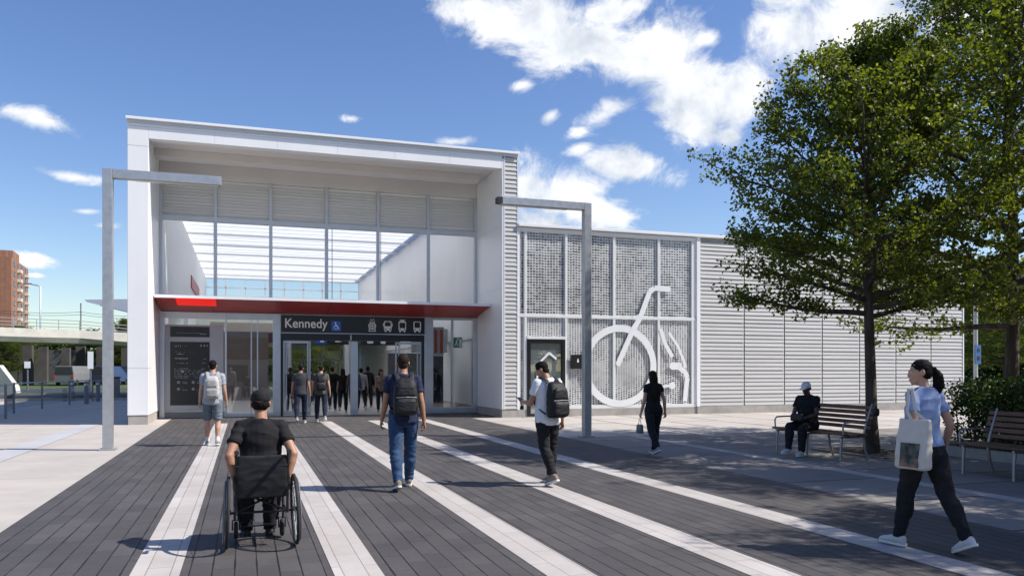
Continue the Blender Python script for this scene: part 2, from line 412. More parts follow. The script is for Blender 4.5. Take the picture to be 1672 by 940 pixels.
CLOUDS = [  # bearing/height of each cloud bank, half widths, tilt (deg, clockwise), density
 (800,18,95,30,8,1), (905,50,145,62,12,1), (990,20,90,30,-10,.9), (1065,85,95,58,10,1), (1140,150,100,72,35,1), (1205,150,55,55,0,.95), (1125,205,60,50,0,.95),
 (1190,222,38,28,10,.8), (1155,65,45,22,0,.75), (1290,55,100,62,20,1), (1420,25,140,50,-8,1), (1250,35,60,38,0,.85), (1560,30,90,40,0,.7), (1340,120,45,24,0,.7),
 (985,188,58,24,-22,.9), (945,215,36,16,-20,.7), (1038,270,88,30,12,1), (1110,287,20,10,0,.4), (850,140,32,15,-10,.6), (900,190,30,16,-30,.6), (948,243,40,15,-12,.7),
 (915,322,95,52,18,1), (880,300,60,28,0,.85), (985,345,85,34,14,.9), (880,365,90,40,0,.85),
 (52,192,78,24,8,.75), (575,194,32,11,0,.6), (740,232,62,14,0,.6), (58,423,55,14,4,.75), (140,345,50,10,0,.45), (105,287,100,16,6,.42), (175,368,45,12,0,.5), (55,450,30,6,0,.4),
]
acc = None
for px, py, rx, ry, rot, dens in CLOUDS:
    a0, e0 = sky_pos(px, py)
    l, up = (px-CX)/FX, (CY-py)/FX
    kx = 1/(1+l*l); ky = 1/math.sqrt(1+l*l)
    mp = nn(nt, 'ShaderNodeMapping', vector_type='TEXTURE')
    mp.inputs['Location'].default_value = (a0, e0, 0); mp.inputs['Rotation'].default_value = (0, 0, R(-rot))
    mp.inputs['Scale'].default_value = (rx/FX*kx/math.cos(e0)**.3, ry/FX*ky, 1)
    nt.links.new(cbn.outputs[0], mp.inputs[0])
    ln = nn(nt, 'ShaderNodeVectorMath', operation='LENGTH'); nt.links.new(mp.outputs[0], ln.inputs[0])
    sb = nn(nt, 'ShaderNodeMath', operation='SUBTRACT'); sb.inputs[0].default_value = dens; nt.links.new(ln.outputs['Value'], sb.inputs[1])
    if acc is None: acc = sb.outputs[0]
    else:
        mxn = nn(nt, 'ShaderNodeMath', operation='SMOOTH_MAX'); mxn.inputs[2].default_value = .12
        nt.links.new(acc, mxn.inputs[0]); nt.links.new(sb.outputs[0], mxn.inputs[1]); acc = mxn.outputs[0]
def sky_noise(scale, detail, rough, dist=0., offs=(0,0,0), sx=1.):
    mp = nn(nt, 'ShaderNodeMapping'); mp.inputs['Location'].default_value = offs; mp.inputs['Scale'].default_value = (sx, 1, 1)
    nt.links.new(cbn.outputs[0], mp.inputs[0])
    n = nn(nt, 'ShaderNodeTexNoise'); n.inputs['Scale'].default_value = scale; n.inputs['Detail'].default_value = detail
    n.inputs['Roughness'].default_value = rough; n.inputs['Distortion'].default_value = dist
    nt.links.new(mp.outputs[0], n.inputs['Vector']); return n.outputs['Fac']
n1 = sky_noise(15, 15, .66, .55, sx=.72)
ma = nn(nt, 'ShaderNodeMath', operation='MULTIPLY_ADD'); ma.inputs[1].default_value = 3.0; ma.inputs[2].default_value = -1.44
nt.links.new(n1, ma.inputs[0])
sm = nn(nt, 'ShaderNodeMath', operation='ADD'); nt.links.new(acc, sm.inputs[0]); nt.links.new(ma.outputs[0], sm.inputs[1])
# only near a bank
alpha = nn(nt, 'ShaderNodeMapRange', interpolation_type='SMOOTHSTEP'); alpha.inputs[1].default_value = -.12; alpha.inputs[2].default_value = .66
nt.links.new(sm.outputs[0], alpha.inputs[0])
n2 = sky_noise(11, 8, .58, .2, offs=(.02, .03, 0))
shade = ramp(nt, n2, [(.34, (.58,.64,.73,1)), (.46, (.84,.87,.92,1)), (.58, (1,1,1,1))])
bg2 = nn(nt, 'ShaderNodeBackground'); bg2.inputs[1].default_value = .74
nt.links.new(shade.outputs[0], bg2.inputs[0])
mxs = nn(nt, 'ShaderNodeMixShader'); nt.links.new(alpha.outputs[0], mxs.inputs[0]); nt.links.new(bg.outputs[0], mxs.inputs[1]); nt.links.new(bg2.outputs[0], mxs.inputs[2])
nt.links.new(mxs.outputs[0], wo.inputs[0])
W.cycles.sampling_method = 'MANUAL'; W.cycles.sample_map_resolution = 1024

cam = bpy.data.cameras.new('camera'); co = bpy.data.objects.new('camera', cam); COL.objects.link(co)
co.location = (0, 0, EYE); co.rotation_euler = (R(90), 0, -YAW)
cam.sensor_width = 36; cam.lens = FX/1672*36; cam.shift_y = (CY-470)/1672; cam.clip_end = 4000; cam.clip_start = .05
S.camera = co

# ------------------------------------------------------------------ ground
FY, GY = 25.24, 28.35                             # front plane of the portal, plane of its glazing
g = MB(); g.quad((-1500,-1500,-.02), (1500,-1500,-.02), (1500,1500,-.02), (-1500,1500,-.02))
struct('ground', g, GRASS)
PAVE_L = paver_mat('pale_concrete_slabs', (.43,.39,.35), (.46,.42,.38), (.30,.28,.25), 4.4, 3.5, .014, off=(2.23,0), rough=.85, bump=.2, blotch=.15, speck=(.2,.18,.16), spk=.3)
PAVE_R = paver_mat('pale_concrete_bands', (.42,.385,.35), (.48,.44,.40), (.13,.12,.115), 3.5, 1.745, .05, off=(8.6,1.2), rough=.85, bump=.3, blotch=.12, freq=2)
PAVE_D = paver_mat('charcoal_pavers', (.066,.061,.060), (.090,.083,.081), (.046,.043,.042), .50, .166, .005, off=(2.23,.1), rough=.72, bump=.5, blotch=.22, long_joint=(.012,.012,.012))
PAVE_S = paver_mat('pale_stripe_pavers', (.43,.395,.365), (.49,.455,.425), (.27,.25,.23), .84, .18, .005, off=(0,.3), rough=.75, bump=.4, blotch=.17, speck=(.14,.13,.12), spk=.45)
g = MB(); g.quad((-60,-45,-.012), (-2.23,-45,-.012), (-2.23,47,-.012), (-60,47,-.012)); struct('pavement', g, PAVE_L)
PAVE_SHADE = paver_mat('shade_darkened_slabs', (.225,.205,.19), (.265,.245,.225), (.09,.085,.08), 1.75, 1.745, .03, off=(8.6,1.2), rough=.85, bump=.3, blotch=.18)  # slab colour darkened to deepen the tree shade on this side
g = MB(); g.quad((7.05,17.2,-.012), (45,17.2,-.012), (45,25.3,-.012), (7.05,25.3,-.012)); struct('pavement', g, PAVE_R)
g = MB(); g.quad((7.05,-45,-.012), (45,-45,-.012), (45,17.2,-.012), (7.05,17.2,-.012)); struct('pavement', g, PAVE_SHADE)
g = MB(); g.quad((-2.23,-45,-.008), (7.05,-45,-.008), (7.05,28.3,-.008), (-2.23,28.3,-.008)); struct('plaza_paving', g, PAVE_D)
g = MB(); g.quad((7.05,25.3,-.008), (8.7,25.3,-.008), (8.7,28.3,-.008), (7.05,28.3,-.008)); struct('plaza_paving', g, PAVE_D)
for x0 in (-.83, .65, 2.18, 3.65, 5.20):
    g = MB(); g.quad((x0,-45,-.004), (x0+.36,-45,-.004), (x0+.36,25.0,-.004), (x0,25.0,-.004))
    struct('paving_stripe', g, PAVE_S)
g = MB(); g.quad((8.72,-45,-.008), (9.0,-45,-.008), (9.0,25.0,-.008), (8.72,25.0,-.008)); struct('paving_stripe', g, PAVE_S)
g = MB(); g.quad((-4.5,8,-.004), (-3.95,8,-.004), (-3.95,26,-.004), (-4.5,26,-.004)); struct('paving_stripe', g, paver_mat('faded_blue_stripe', (.42,.42,.43), (.435,.435,.445), (.40,.40,.41), 1.2, .56, .006, off=(4.5,0), rough=.85, bump=.2, blotch=.12))
# road and verge at the far left, beyond the railing
g = MB(); g.quad((-140,47.0,-.014), (-3.4,47.0,-.014), (-3.4,58,-.014), (-140,58,-.014)); struct('road', g, ASPH)
g = MB(); g.box(-140,-3.4,46.8,47.0,-.1,.11); struct('kerb', g, CONC)
g = MB(); g.box(-140,-3.4,58.0,58.2,-.1,.12); struct('kerb', g, CONC)
g = MB(); g.quad((-140,66,-.013), (-3.4,66,-.013), (-3.4,80,-.013), (-140,80,-.013)); struct('road', g, ASPH)

# ------------------------------------------------------------------ station building
LX, RX, TZ = -3.2, 8.70, 8.87
BK = 60.0
st = thing('station_building', 'tall white portal framed station hall with a glazed front and red entrance canopy', 'building', ((LX+RX)/2, FY, 0), world=True)
m = MB(); m.box(LX,-2.64,FY,BK,.26,8.62); cl = m.build('side_wall', WHITE, st, bevel=.015)
m = MB(); m.box(LX+.02,-2.66,FY+.02,BK,-.02,.25); m.build('plinth', CONC, st)
for z in (1.62, 8.05): m = MB(); m.box(LX-.002,-2.638,FY-.002,FY+.6,z,z+.006); m.build('panel_joint', DKGREY, cl)
for i in range(1, 6): m = MB(); m.box(-2.638+i*1.796,-2.633+i*1.796,FY-.002,FY+.1,8.30,8.61); m.build('panel_joint', ALU_D, st)
for z in (2.2, 4.3, 6.4): m = MB(); m.box(8.147,8.16,FY+.05,GY-.1,z,z+.006); m.build('panel_joint', ALU_D, st)
m = MB(); m.box(-2.638,8.14,FY,FY+.34,8.29,8.62); m.box(LX,8.14,FY,FY+.34,8.625,8.70); m.build('fascia', WHITE, st)
m = MB(); m.box(LX-.04,RX+.05,FY-.10,FY+.4,8.79,TZ); m.build('roof_cap', WHITE, st, bevel=.01)
m = MB(); m.box(LX,RX,FY-.03,FY+.36,8.70,8.785); m.build('cap_shadow_strip', ALU_D, st)  # grey strip standing in for the shadow below the roof cap
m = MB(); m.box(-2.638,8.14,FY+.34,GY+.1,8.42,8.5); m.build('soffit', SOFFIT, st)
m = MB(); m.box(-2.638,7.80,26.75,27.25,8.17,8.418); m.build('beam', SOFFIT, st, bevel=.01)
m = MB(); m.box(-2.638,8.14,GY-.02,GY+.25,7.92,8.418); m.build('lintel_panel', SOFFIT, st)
# right pier with its louvered return
m = MB(); m.box(8.15,8.23,FY,BK,.26,8.62); m.build('side_wall', WHITE, st)
m = MB(); m.box(8.235,RX-.02,FY+.14,BK,.26,8.62); m.build('pier_core', LOUV_B, st)
m = MB(); m.box(8.15,RX,FY+.01,BK-.02,-.02,.25); m.build('plinth', CONC, st)
def slat(mb, x0, x1, y, z, pitch, dp=.085, lip=.012):
    """one tilted louvre blade of a facade that faces -Y"""
    h = pitch*.955
    poly = [(0, 0), (-dp*.10, 0), (-dp*.10, lip), (dp*.18, h), (dp*.9, h), (dp*.9, h-.012), (dp*.22, h-.012), (dp*.06, lip*.9)]
    mb.prism(poly, lambda u, v, d: Vector((d, y+u-.0*v, z+v)), x0, x1)
def louvers(name, x0, x1, y, z0, z1, pitch, m, parent, dp=.085):
    b = MB(); n = int((z1-z0)/pitch); rr = random.Random(int(x0*100)+int(z0*37))
    for i in range(n):
        slat(b, x0, x1, y+rr.uniform(-.004,.004), z0+i*pitch+rr.uniform(-.003,.003), pitch, dp)
    return b.build(name, m, parent)
louvers('louver_panel', 8.245, RX-.02, FY, .27, 8.68, .145, LOUV, st)
m = MB(); m.box(8.218,8.243,FY-.012,FY+.1,.26,8.69); m.box(RX-.02,RX,FY-.012,FY+.2,.26,8.69); m.build('corner_trim', WHITE, st)
# upper glazing
MX = [-2.60, -.92, .85, 2.71, 4.50, 6.32, 8.10]
fr = MB()
for x in MX: fr.box(x-.055, x+.055, GY-.09, GY+.06, 3.75, 7.92)
fr.box(-2.6,8.1,GY-.092,GY+.05,6.50,6.66)
wf = fr.build('window_frame', ALU_D, st, bevel=.006)
for i in range(6):
    p = MB(); p.quad((MX[i]+.055,GY,3.8), (MX[i+1]-.055,GY,3.8), (MX[i+1]-.055,GY,6.5), (MX[i]+.055,GY,6.5)); p.build('pane', GLASS_U, wf)
    louvers('louver_panel', MX[i]+.056, MX[i+1]-.056, GY-.02, 6.67, 7.91, .105, LOUVT, st, dp=.13)
m = MB(); m.quad((-2.6,GY+.15,6.67),(8.1,GY+.15,6.67),(8.1,GY+.15,7.92),(-2.6,GY+.15,7.92)); m.build('louver_backing', translucent_mat('pale_backing_sheet', (.85,.85,.84), .6), st)
# red entrance canopy
cn = MB(); poly = [(26.50,3.80), (26.50,3.865), (GY+.05,3.865), (GY+.05,3.5), (GY-.1,3.5)]
cn.prism(poly, lambda u, v, d: Vector((d, u, v)), -2.60, 8.12); ca = cn.build('entrance_canopy', RED, st)
m = MB(); m.box(-2.61,8.13,26.47,26.50,3.79,3.88); m.box(-2.61,8.13,26.50,GY,3.866,3.88); m.build('canopy_edge', WHITE, ca)
def canopy_z(y): return 3.80 + (3.5-3.80)*(y-26.5)/(GY-.1-26.5)
for x in (-.98, 1.0, 2.7, 4.4, 6.3): 
    m = MB(); m.add([(x, 26.5, 3.797), (x+.012, 26.5, 3.797), (x+.012, GY-.1, 3.497), (x, GY-.1, 3.497)], [(0,1,2,3)]); m.build('canopy_joint', BLACKM, ca)
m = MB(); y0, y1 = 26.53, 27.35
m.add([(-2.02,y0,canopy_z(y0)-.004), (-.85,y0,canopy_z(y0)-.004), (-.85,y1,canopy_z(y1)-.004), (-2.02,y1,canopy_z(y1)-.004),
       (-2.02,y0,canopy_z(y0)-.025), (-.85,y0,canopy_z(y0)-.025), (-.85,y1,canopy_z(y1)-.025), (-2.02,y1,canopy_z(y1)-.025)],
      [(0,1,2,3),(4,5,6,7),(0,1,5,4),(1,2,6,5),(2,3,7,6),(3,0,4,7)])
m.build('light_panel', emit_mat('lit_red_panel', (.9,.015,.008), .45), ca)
# shopfront frame at ground level
sf = MB()
for x0, x1 in ((-2.638,-2.48), (-.62,-.56), (.92,1.17), (6.16,6.49), (7.98,8.148)): sf.box(x0, x1, GY-.12, GY+.08, .0, 3.49)
sf.box(-2.48,.92,GY-.1,GY+.06,3.28,3.49); sf.box(1.17,6.16,GY-.1,GY+.06,3.455,3.49); sf.box(6.49,7.98,GY-.1,GY+.06,3.40,3.49)
sf.box(-2.48,-.62,GY-.1,GY+.06,0,.20); sf.box(-.56,.92,GY-.1,GY+.06,0,.12); sf.box(6.49,7.98,GY-.1,GY+.06,0,.22)
shop = sf.build('shopfront_frame', ALU, st, bevel=.008)
for x in (.22, .42): 
    m = MB(); m.box(x-.02,x+.02,GY-.05,GY+.04,.12,3.28); m.build('mullion', ALU, shop)
for x0, x1 in ((-.56,.20),(.24,.40),(.44,.92)):
    p = MB(); p.quad((x0,GY,.12),(x1,GY,.12),(x1,GY,3.28),(x0,GY,3.28)); p.build('pane', GLASS_R, shop)
m = MB(); m.box(7.18,7.26,GY-.06,GY+.05,.22,3.40); m.build('mullion', ALU, shop)
for x0, x1 in ((6.49,7.18),(7.26,7.98)):
    p = MB(); p.quad((x0,GY,.22),(x1,GY,.22),(x1,GY,3.40),(x0,GY,3.40)); p.build('pane', GLASS, shop)
p = MB(); p.quad((-2.48,GY-.02,3.0),(-.62,GY-.02,3.0),(-.62,GY-.02,3.28),(-2.48,GY-.02,3.28)); p.build('pane', GLASS_R, shop)
# sliding entrance doors
m = MB(); m.box(1.172,6.158,GY-.14,GY+.1,2.60,2.83); m.build('door_header', BLACK, st, bevel=.005)
for a_, c_ in ((1.172,1.25),(6.08,6.158)):
    m = MB(); m.box(a_,c_,GY-.12,GY+.06,0,2.6); m.build('door_jamb', BLACKM, st)
def door_leaf(x0, x1, y, parent, glass=GLASS, fm=ALU):
    b = MB(); t = .045
    b.box(x0,x0+t,y-.025,y+.025,.03,2.58); b.box(x1-t,x1,y-.025,y+.025,.03,2.58); b.box(x0+t,x1-t,y-.024,y+.024,2.50,2.58); b.box(x0+t,x1-t,y-.024,y+.024,.03,.14)
    d = b.build('sliding_door', fm, parent)
    q = MB(); q.quad((x0+t,y,.14),(x1-t,y,.14),(x1-t,y,2.5),(x0+t,y,2.5)); q.build('pane', glass, d)
door_leaf(1.26, 2.10, GY, st); door_leaf(1.34, 2.18, GY+.09, st)
door_leaf(5.24, 6.07, GY, st); door_leaf(5.14, 5.97, GY+.09, st)
m = MB(); m.box(3.55,3.80,GY+.02,GY+.2,0,2.58); m.build('door_post', ALU, st)
m = MB(); m.box(3.25,3.40,GY-.17,GY-.12,2.66,2.74); m.build('door_sensor', BLACKM, st)
m = MB(); m.box(3.52,3.55,GY-.16,GY-.141,2.62,2.80); m.build('centre_strip', SIGNW, st)
# hall
m = MB(); m.quad((-2.64,GY-.05,.002),(8.15,GY-.05,.002),(8.15,BK,.002),(-2.64,BK,.002)); m.build('hall_floor', FLOORI, st)
m = MB()
for i in range(80):
    y = GY+.4+i*.39
    m.box(-2.638,-2.56,y,y+.2,3.2,8.1)
m.build('ribbed_lining', WHITE_IN, st)
m = MB(); m.box(8.06,8.148,GY+.12,BK,2.75,8.3); m.build('wall_lining', WHITE_IN, st)
m = MB(); m.quad((LX,FY+.42,8.85),(RX,FY+.42,8.85),(RX,BK,8.85),(LX,BK,8.85)); m.build('roof', GLASS_U, st)
for i in range(9):
    y = GY+1.9+i*3.4
    m = MB(); m.box(-2.6,8.1,y-.03,y+.03,8.0,8.10); m.build('roof_beam', WHITE, st)
m = MB()
for i in range(30): m.box(-2.6,8.1,GY+.9+i*1.02,GY+.912+i*1.02,8.085,8.105)
m.build('ceiling_purlins', WHITE_IN, st)
m = MB()
for i in range(76):
    y = GY+.5+i*.41
    m.quad((-2.6,y,8.17),(8.1,y,8.17),(8.1,y+.43,8.12),(-2.6,y+.43,8.12))
m.build('ceiling_slats', SHEETR, st)
m = MB(); m.box(-2.6,8.1,BK-.25,BK,5.2,6.85); m.box(-2.6,8.1,BK-.25,BK,8.05,8.8); m.build('rear_wall', WHITE_IN, st)
m = MB()
for i in range(9): 
    x = -2.6+i*10.7/8
    m.box(x-.05,x+.05,BK-.2,BK-.05,6.85,8.05)
m.box(-2.6,8.1,BK-.2,BK-.1,7.4,7.46)
rw = m.build('rear_window_frame', WHITE_IN, st)
p = MB(); p.quad((-2.6,BK-.1,6.85),(8.1,BK-.1,6.85),(8.1,BK-.1,8.05),(-2.6,BK-.1,8.05)); p.build('pane', GLASS_U, rw)
# mezzanine block over the concourse, its dark edge and beige walls
m = MB(); m.box(-2.56,8.06,47.5,BK-.3,3.35,5.1); m.build('mezzanine', BEIGE, st)
m = MB(); m.box(-2.56,1.2,44.0,44.3,.0,3.3); m.build('concourse_wall', mat('brown_wall', (.13,.105,.09), .6), st)
m = MB(); m.box(-2.552,-2.50,43,50,5.75,6.35); m.build('red_banner', RED, st)
m = MB(); m.box(-2.56,8.06,47.2,47.5,3.3,3.75); m.build('bulkhead', DKGREY, st)
for x in (-.9, 2.35, 5.6):
    m = MB(); m.tube([(x,46.6,0),(x,46.6,3.32)], .2, 20); m.build('hall_column', ALU, st, smooth=True)
m = MB()
for x in (1.25, 2.6, 3.95, 5.3, 6.6, 7.95): m.box(x-.04,x+.04,BK-1.2,BK-1.1,0,3.35)
m.box(1.25,7.95,BK-1.2,BK-1.1,2.3,2.38)
rf = m.build('rear_door_frame', ALU, st)
p = MB(); p.quad((1.25,BK-1.15,0),(7.95,BK-1.15,0),(7.95,BK-1.15,3.3),(1.25,BK-1.15,3.3)); p.build('pane', GLASS, rf)
m = MB(); m.box(6.2,8.05,36.0,36.3,.0,2.35); m.build('lift_shaft_wall', GREYB, st)
m = MB(); m.box(6.52,7.15,29.4,31.6,.1,2.12); m.build('service_cabinet', GREYB, st, bevel=.02)
m = MB()
for i, x in enumerate((6.58, 6.80, 7.02)): m.box(x,x+.10,29.36,29.38,2.22,3.1)
m.build('red_banner', mat('banner_red', (.55,.09,.06), .6), st)
m = MB(); m.box(6.50,7.16,29.38,29.42,2.13,3.2); m.build('poster_panel', mat('poster_grey', (.55,.55,.56), .6, var=.1), st)
m = MB(); m.box(6.54,8.05,32.4,32.6,2.3,3.3); m.build('panel', mat('pale_green_glass_wall', (.45,.50,.47), .4, var=.1), st)

# little signs hanging in the hall
def prect(mb, cx, cz, w, h, y, r=0.0, d=.012):
    """rounded rectangle plate facing -Y"""
    if r <= 0: return mb.box(cx-w/2, cx+w/2, y-d, y, cz-h/2, cz+h/2)
    poly = []
    for sx, sz, a0 in ((1,1,0),(-1,1,90),(-1,-1,180),(1,-1,270)):
        for k in range(5):
            a = R(a0+k*22.5); poly.append((cx+sx*(w/2-r)+r*math.cos(a), cz+sz*(h/2-r)+r*math.sin(a)))
    return mb.prism(poly, lambda u, v, dd: Vector((u, dd, v)), y-d, y)
def disc(mb, cx, cz, rad, y, d=.012, n=24, r0=0):
    if r0:
        for k in range(n):
            a, b = 2*math.pi*k/n, 2*math.pi*(k+1)/n
            mb.prism([(cx+r0*math.cos(a),cz+r0*math.sin(a)),(cx+rad*math.cos(a),cz+rad*math.sin(a)),(cx+rad*math.cos(b),cz+rad*math.sin(b)),(cx+r0*math.cos(b),cz+r0*math.sin(b))], lambda u,v,dd: Vector((u,dd,v)), y-d, y)
        return mb
    return mb.prism([(cx+rad*math.cos(2*math.pi*k/n), cz+rad*math.sin(2*math.pi*k/n)) for k in range(n)], lambda u,v,dd: Vector((u,dd,v)), y-d, y)
_cnt = [0]
def stroke(mb, pts, w, y, d=.012):
    for (a, b), (c, e) in zip(pts, pts[1:]):
        t = Vector((c-a, e-b)); n = Vector((-t.y, t.x)).normalized()*w/2; _cnt[0] += 1; yo = -.0008*(_cnt[0] % 9)
        mb.prism([(a+n.x,b+n.y),(a-n.x,b-n.y),(c-n.x,e-n.y),(c+n.x,e+n.y)], lambda u,v,dd: Vector((u,dd+yo,v)), y-d, y)
    return mb
def hang_sign(name, label, x0, x1, z0, z1, y, marks, blue=None, group=None):
    t = thing(name, label, 'sign', ((x0+x1)/2, y, z0), world=True, group=group)
    b = MB(); b.box(x0,x1,y,y+.12,z0,z1); b.build('panel', BLACKM, t)
    b = MB(); b.tube([((x0+x1)/2,y+.06,z1),((x0+x1)/2,y+.06,7.8)], .015, 6); b.build('hanger', DKGREY, t)
    if blue: b = MB(); prect(b, *blue, y-.001); b.build('blue_field', SIGNB, t)
    b = MB()
    for q in marks: prect(b, *q)
    b.build('pictogram', SIGNW, t)
hang_sign('hanging_sign', 'black hanging sign with a blue end panel inside the doorway', 2.72,4.05,2.62,3.05,33.0,
          [(2.98,2.83,.16,.26,32.985,.02),(3.62,2.92,.24,.05,32.985),(3.72,2.83,.05,.2,32.985),(3.62,2.74,.24,.05,32.985)], blue=(2.95,2.835,.42,.40))
hang_sign('hanging_sign', 'dark hanging sign with three small white pictograms inside the doorway', 4.62,6.25,2.62,3.05,33.4,
          [(4.98,2.82,.26,.26,33.385,.04),(5.52,2.92,.2,.12,33.385,.03),(5.52,2.74,.2,.12,33.385,.03)])
t = thing('hanging_sign', 'dark red hanging fascia sign with white lettering seen through the left sliding door', 'sign', (1.6,33.2,2.7), world=True)
b = MB(); b.box(.9,2.5,33.2,33.3,2.66,3.05); b.build('panel', mat('dark_red_sign', (.10,.03,.03), .5), t)
b = MB(); [prect(b, 1.75+i*.13, 2.98, .09, .10, 33.19) for i in range(6)]; b.build('pictogram', SIGNW, t)
t = thing('exit_sign', 'green running man exit sign behind the right side glass', 'sign', (7.5,29.3,2.5), world=True)
b = MB(); b.box(7.42,7.86,29.3,29.36,2.42,2.82); b.build('panel', SIGNG, t)
b = MB(); stroke(b, [(7.56,2.50),(7.62,2.60),(7.66,2.72)], .035, 29.295); stroke(b, [(7.62,2.60),(7.70,2.50)], .03, 29.295); disc(b, 7.69,2.76,.025,29.295); prect(b, 7.79,2.60,.08,.3,29.295); b.build('pictogram', SIGNW, t)

# entrance sign
SYP = GY-.20
es = thing('entrance_sign', 'long black entrance sign reading Kennedy above the sliding doors', 'sign', (3.66,SYP,2.84), world=True)
m = MB(); m.box(1.175,6.155,SYP,GY-.125,2.86,3.45); m.build('panel', BLACK, es, bevel=.006)
m = MB(); m.box(1.175,6.155,SYP-.004,GY-.125,2.834,2.856); m.build('bottom_rail', ALU, es)
def text_obj(s, x, z, size, y, m_, parent, name='lettering', sx=1.):
    cu = bpy.data.curves.new(name, 'FONT'); cu.body = s; cu.size = size; cu.extrude = .004; cu.offset = .007; cu.space_character = 1.02
    tmp = bpy.data.objects.new('tmp', cu); COL.objects.link(tmp)
    dg = bpy.context.evaluated_depsgraph_get(); me = bpy.data.meshes.new_from_object(tmp.evaluated_get(dg))
    bpy.data.objects.remove(tmp)
    for v in me.vertices: v.co = Vector((x+v.co.x*sx, y-v.co.z-.006, z+v.co.y))
    me.name = name
    return link(name, me, m_, parent)
text_obj('Kennedy', 1.29, 3.03, .44, SYP, SIGNW, es, sx=.90)
m = MB(); prect(m, 3.02, 3.10, .32, .34, SYP-.001, .03, .008); ic = m.build('accessibility_icon', SIGNB, es)
m = MB(); y = SYP-.010
disc(m, 3.00,3.215,.026,y,.004); stroke(m, [(2.998,3.185),(3.005,3.09),(3.075,3.09),(3.105,3.01),(3.13,3.02)], .024, y, .004); stroke(m, [(3.003,3.14),(3.06,3.14)], .02, y, .004)
disc(m, 3.015,3.055,.075,y-.001,.004,24,.055); m.build('pictogram', SIGNW, ic)
def vehicle_icon(cx, cz, kind):
    b = MB(); y = SYP-.002
    w, h = .27, .34
    prect(b, cx, cz, w, h, y, .05, .006)
    prect(b, cx-.08, cz-.19, .06, .06, y, .012, .006); prect(b, cx+.08, cz-.19, .06, .06, y, .012, .006)
    if kind == 'streetcar': prect(b, cx, cz+.19, .13, .035, y, 0, .006); prect(b, cx, cz+.215, .2, .02, y, 0, .006)
    if kind == 'bus': prect(b, cx-.155, cz+.03, .025, .12, y, .01, .006); prect(b, cx+.155, cz+.03, .025, .12, y, .01, .006)
    i = b.build({'bus': 'bus_icon', 'streetcar': 'streetcar_icon', 'train': 'train_icon'}[kind], SIGNW, es)
    b = MB(); y -= .0065
    if kind == 'train': prect(b, cx, cz+.045, .20, .20, y, .03, .003); prect(b, cx-.08,cz-.12,.05,.035,y,.01,.003); prect(b, cx+.08,cz-.12,.05,.035,y,.01,.003)
    else:
        prect(b, cx, cz+(.05 if kind == 'bus' else .02), .21, .13 if kind == 'bus' else .19, y, .02, .003)
        prect(b, cx-.085,cz-.12,.05,.04,y,.015,.003); prect(b, cx+.085,cz-.12,.05,.04,y,.015,.003)
        if kind == 'bus': prect(b, cx, cz+.14, .14, .025, y, 0, .003)
    b.build('windscreen', BLACK, i)
for cx, k in ((4.80,'bus'), (5.32,'streetcar'), (5.86,'train')): vehicle_icon(cx+.02, 3.145, k)
m = MB(); y = SYP-.002; cx, cz = 4.27, 3.13       # round crest with a crown of dots
disc(m, cx, cz, .135, y, .006, 28, .105); disc(m, cx, cz, .085, y, .006, 24, .06); disc(m, cx, cz, .035, y, .006)
for dx in (-.10,.10): stroke(m, [(cx+dx,cz-.10),(cx+dx*1.1,cz-.19)], .03, y, .006)
stroke(m, [(cx-.12,cz-.185),(cx+.12,cz-.185)], .022, y, .006)
for dx, dz in ((-.075,.155),(0,.19),(.075,.155),(-.04,.225),(.05,.235)): disc(m, cx+dx, cz+dz, .02, y, .006, 10)
m.build('crest_icon', SIGNW, es)

# information display on the left
inf = thing('information_display', 'grey framed information board with two black screens left of the entrance', 'display board', (-1.55,GY-.16,0), world=True)
m = MB(); m.box(-2.46,-.66,GY-.15,GY-.10,.22,3.06); fr_ = m.build('frame', mat('grey_display_frame', (.36,.37,.385), .45, metal=.3), inf, bevel=.01)
m = MB(); m.box(-2.46,-.66,GY-.16,GY-.10,.0,.20); m.build('base', DKGREY, inf)
m = MB(); m.box(-2.30,-1.10,GY-.168,GY-.148,2.66,3.0); up = m.build('upper_screen', BLACK, inf)
m = MB(); m.box(-2.30,-1.10,GY-.168,GY-.148,.42,2.50); lo = m.build('lower_screen', BLACK, inf)
GREYT = mat('dim_screen_mark', (.30,.30,.31), .6, var=0)
b = MB(); yy = GY-.170; rr = random.Random(3)
prect(b, -1.75, 2.79, .75, .008, yy, 0, .002); prect(b, -1.3, 2.76, .2, .02, yy, 0, .002); b.build('lettering', GREYT, up)
b = MB()
def dashes(x0, x1, z, h, dens=.7):
    x = x0
    while x < x1:
        w = rr.uniform(.012,.045)
        if rr.random() < dens: prect(b, x+w/2, z, w, h*rr.uniform(.6,1), yy, 0, .002)
        x += w+.010
for z, x0, x1, h in ((2.36,-2.16,-1.98,.05),(2.36,-1.95,-1.82,.012),(2.38,-1.38,-1.18,.05),(2.17,-2.16,-2.1,.03),(2.16,-2.05,-1.55,.012),(2.10,-2.1,-1.9,.03),(1.96,-2.16,-1.75,.03),(1.93,-2.16,-1.8,.02),(1.94,-1.36,-1.18,.02),(1.80,-2.1,-1.8,.02),(1.80,-1.34,-1.2,.015),
                    (1.62,-2.18,-1.72,.02),(1.62,-1.35,-1.2,.02),(1.56,-2.18,-1.3,.02),(1.50,-2.18,-1.15,.02),(1.44,-2.18,-1.2,.018),(1.38,-2.18,-1.15,.02),(1.32,-2.18,-1.3,.018)): dashes(x0, x1, z, h)
prect(b, -1.93, 1.53, .10, .07, yy-.001, 0, .002)
for cx, cz in ((-2.05,1.17),(-1.6,1.17),(-2.05,.95),(-1.6,.95)):
    disc(b, cx, cz, .045, yy, .002, 12, .02); dashes(cx+.12, cx+.26, cz+.02, .02); dashes(cx+.12, cx+.26, cz-.03, .02)
b.build('lettering', GREYT, lo)

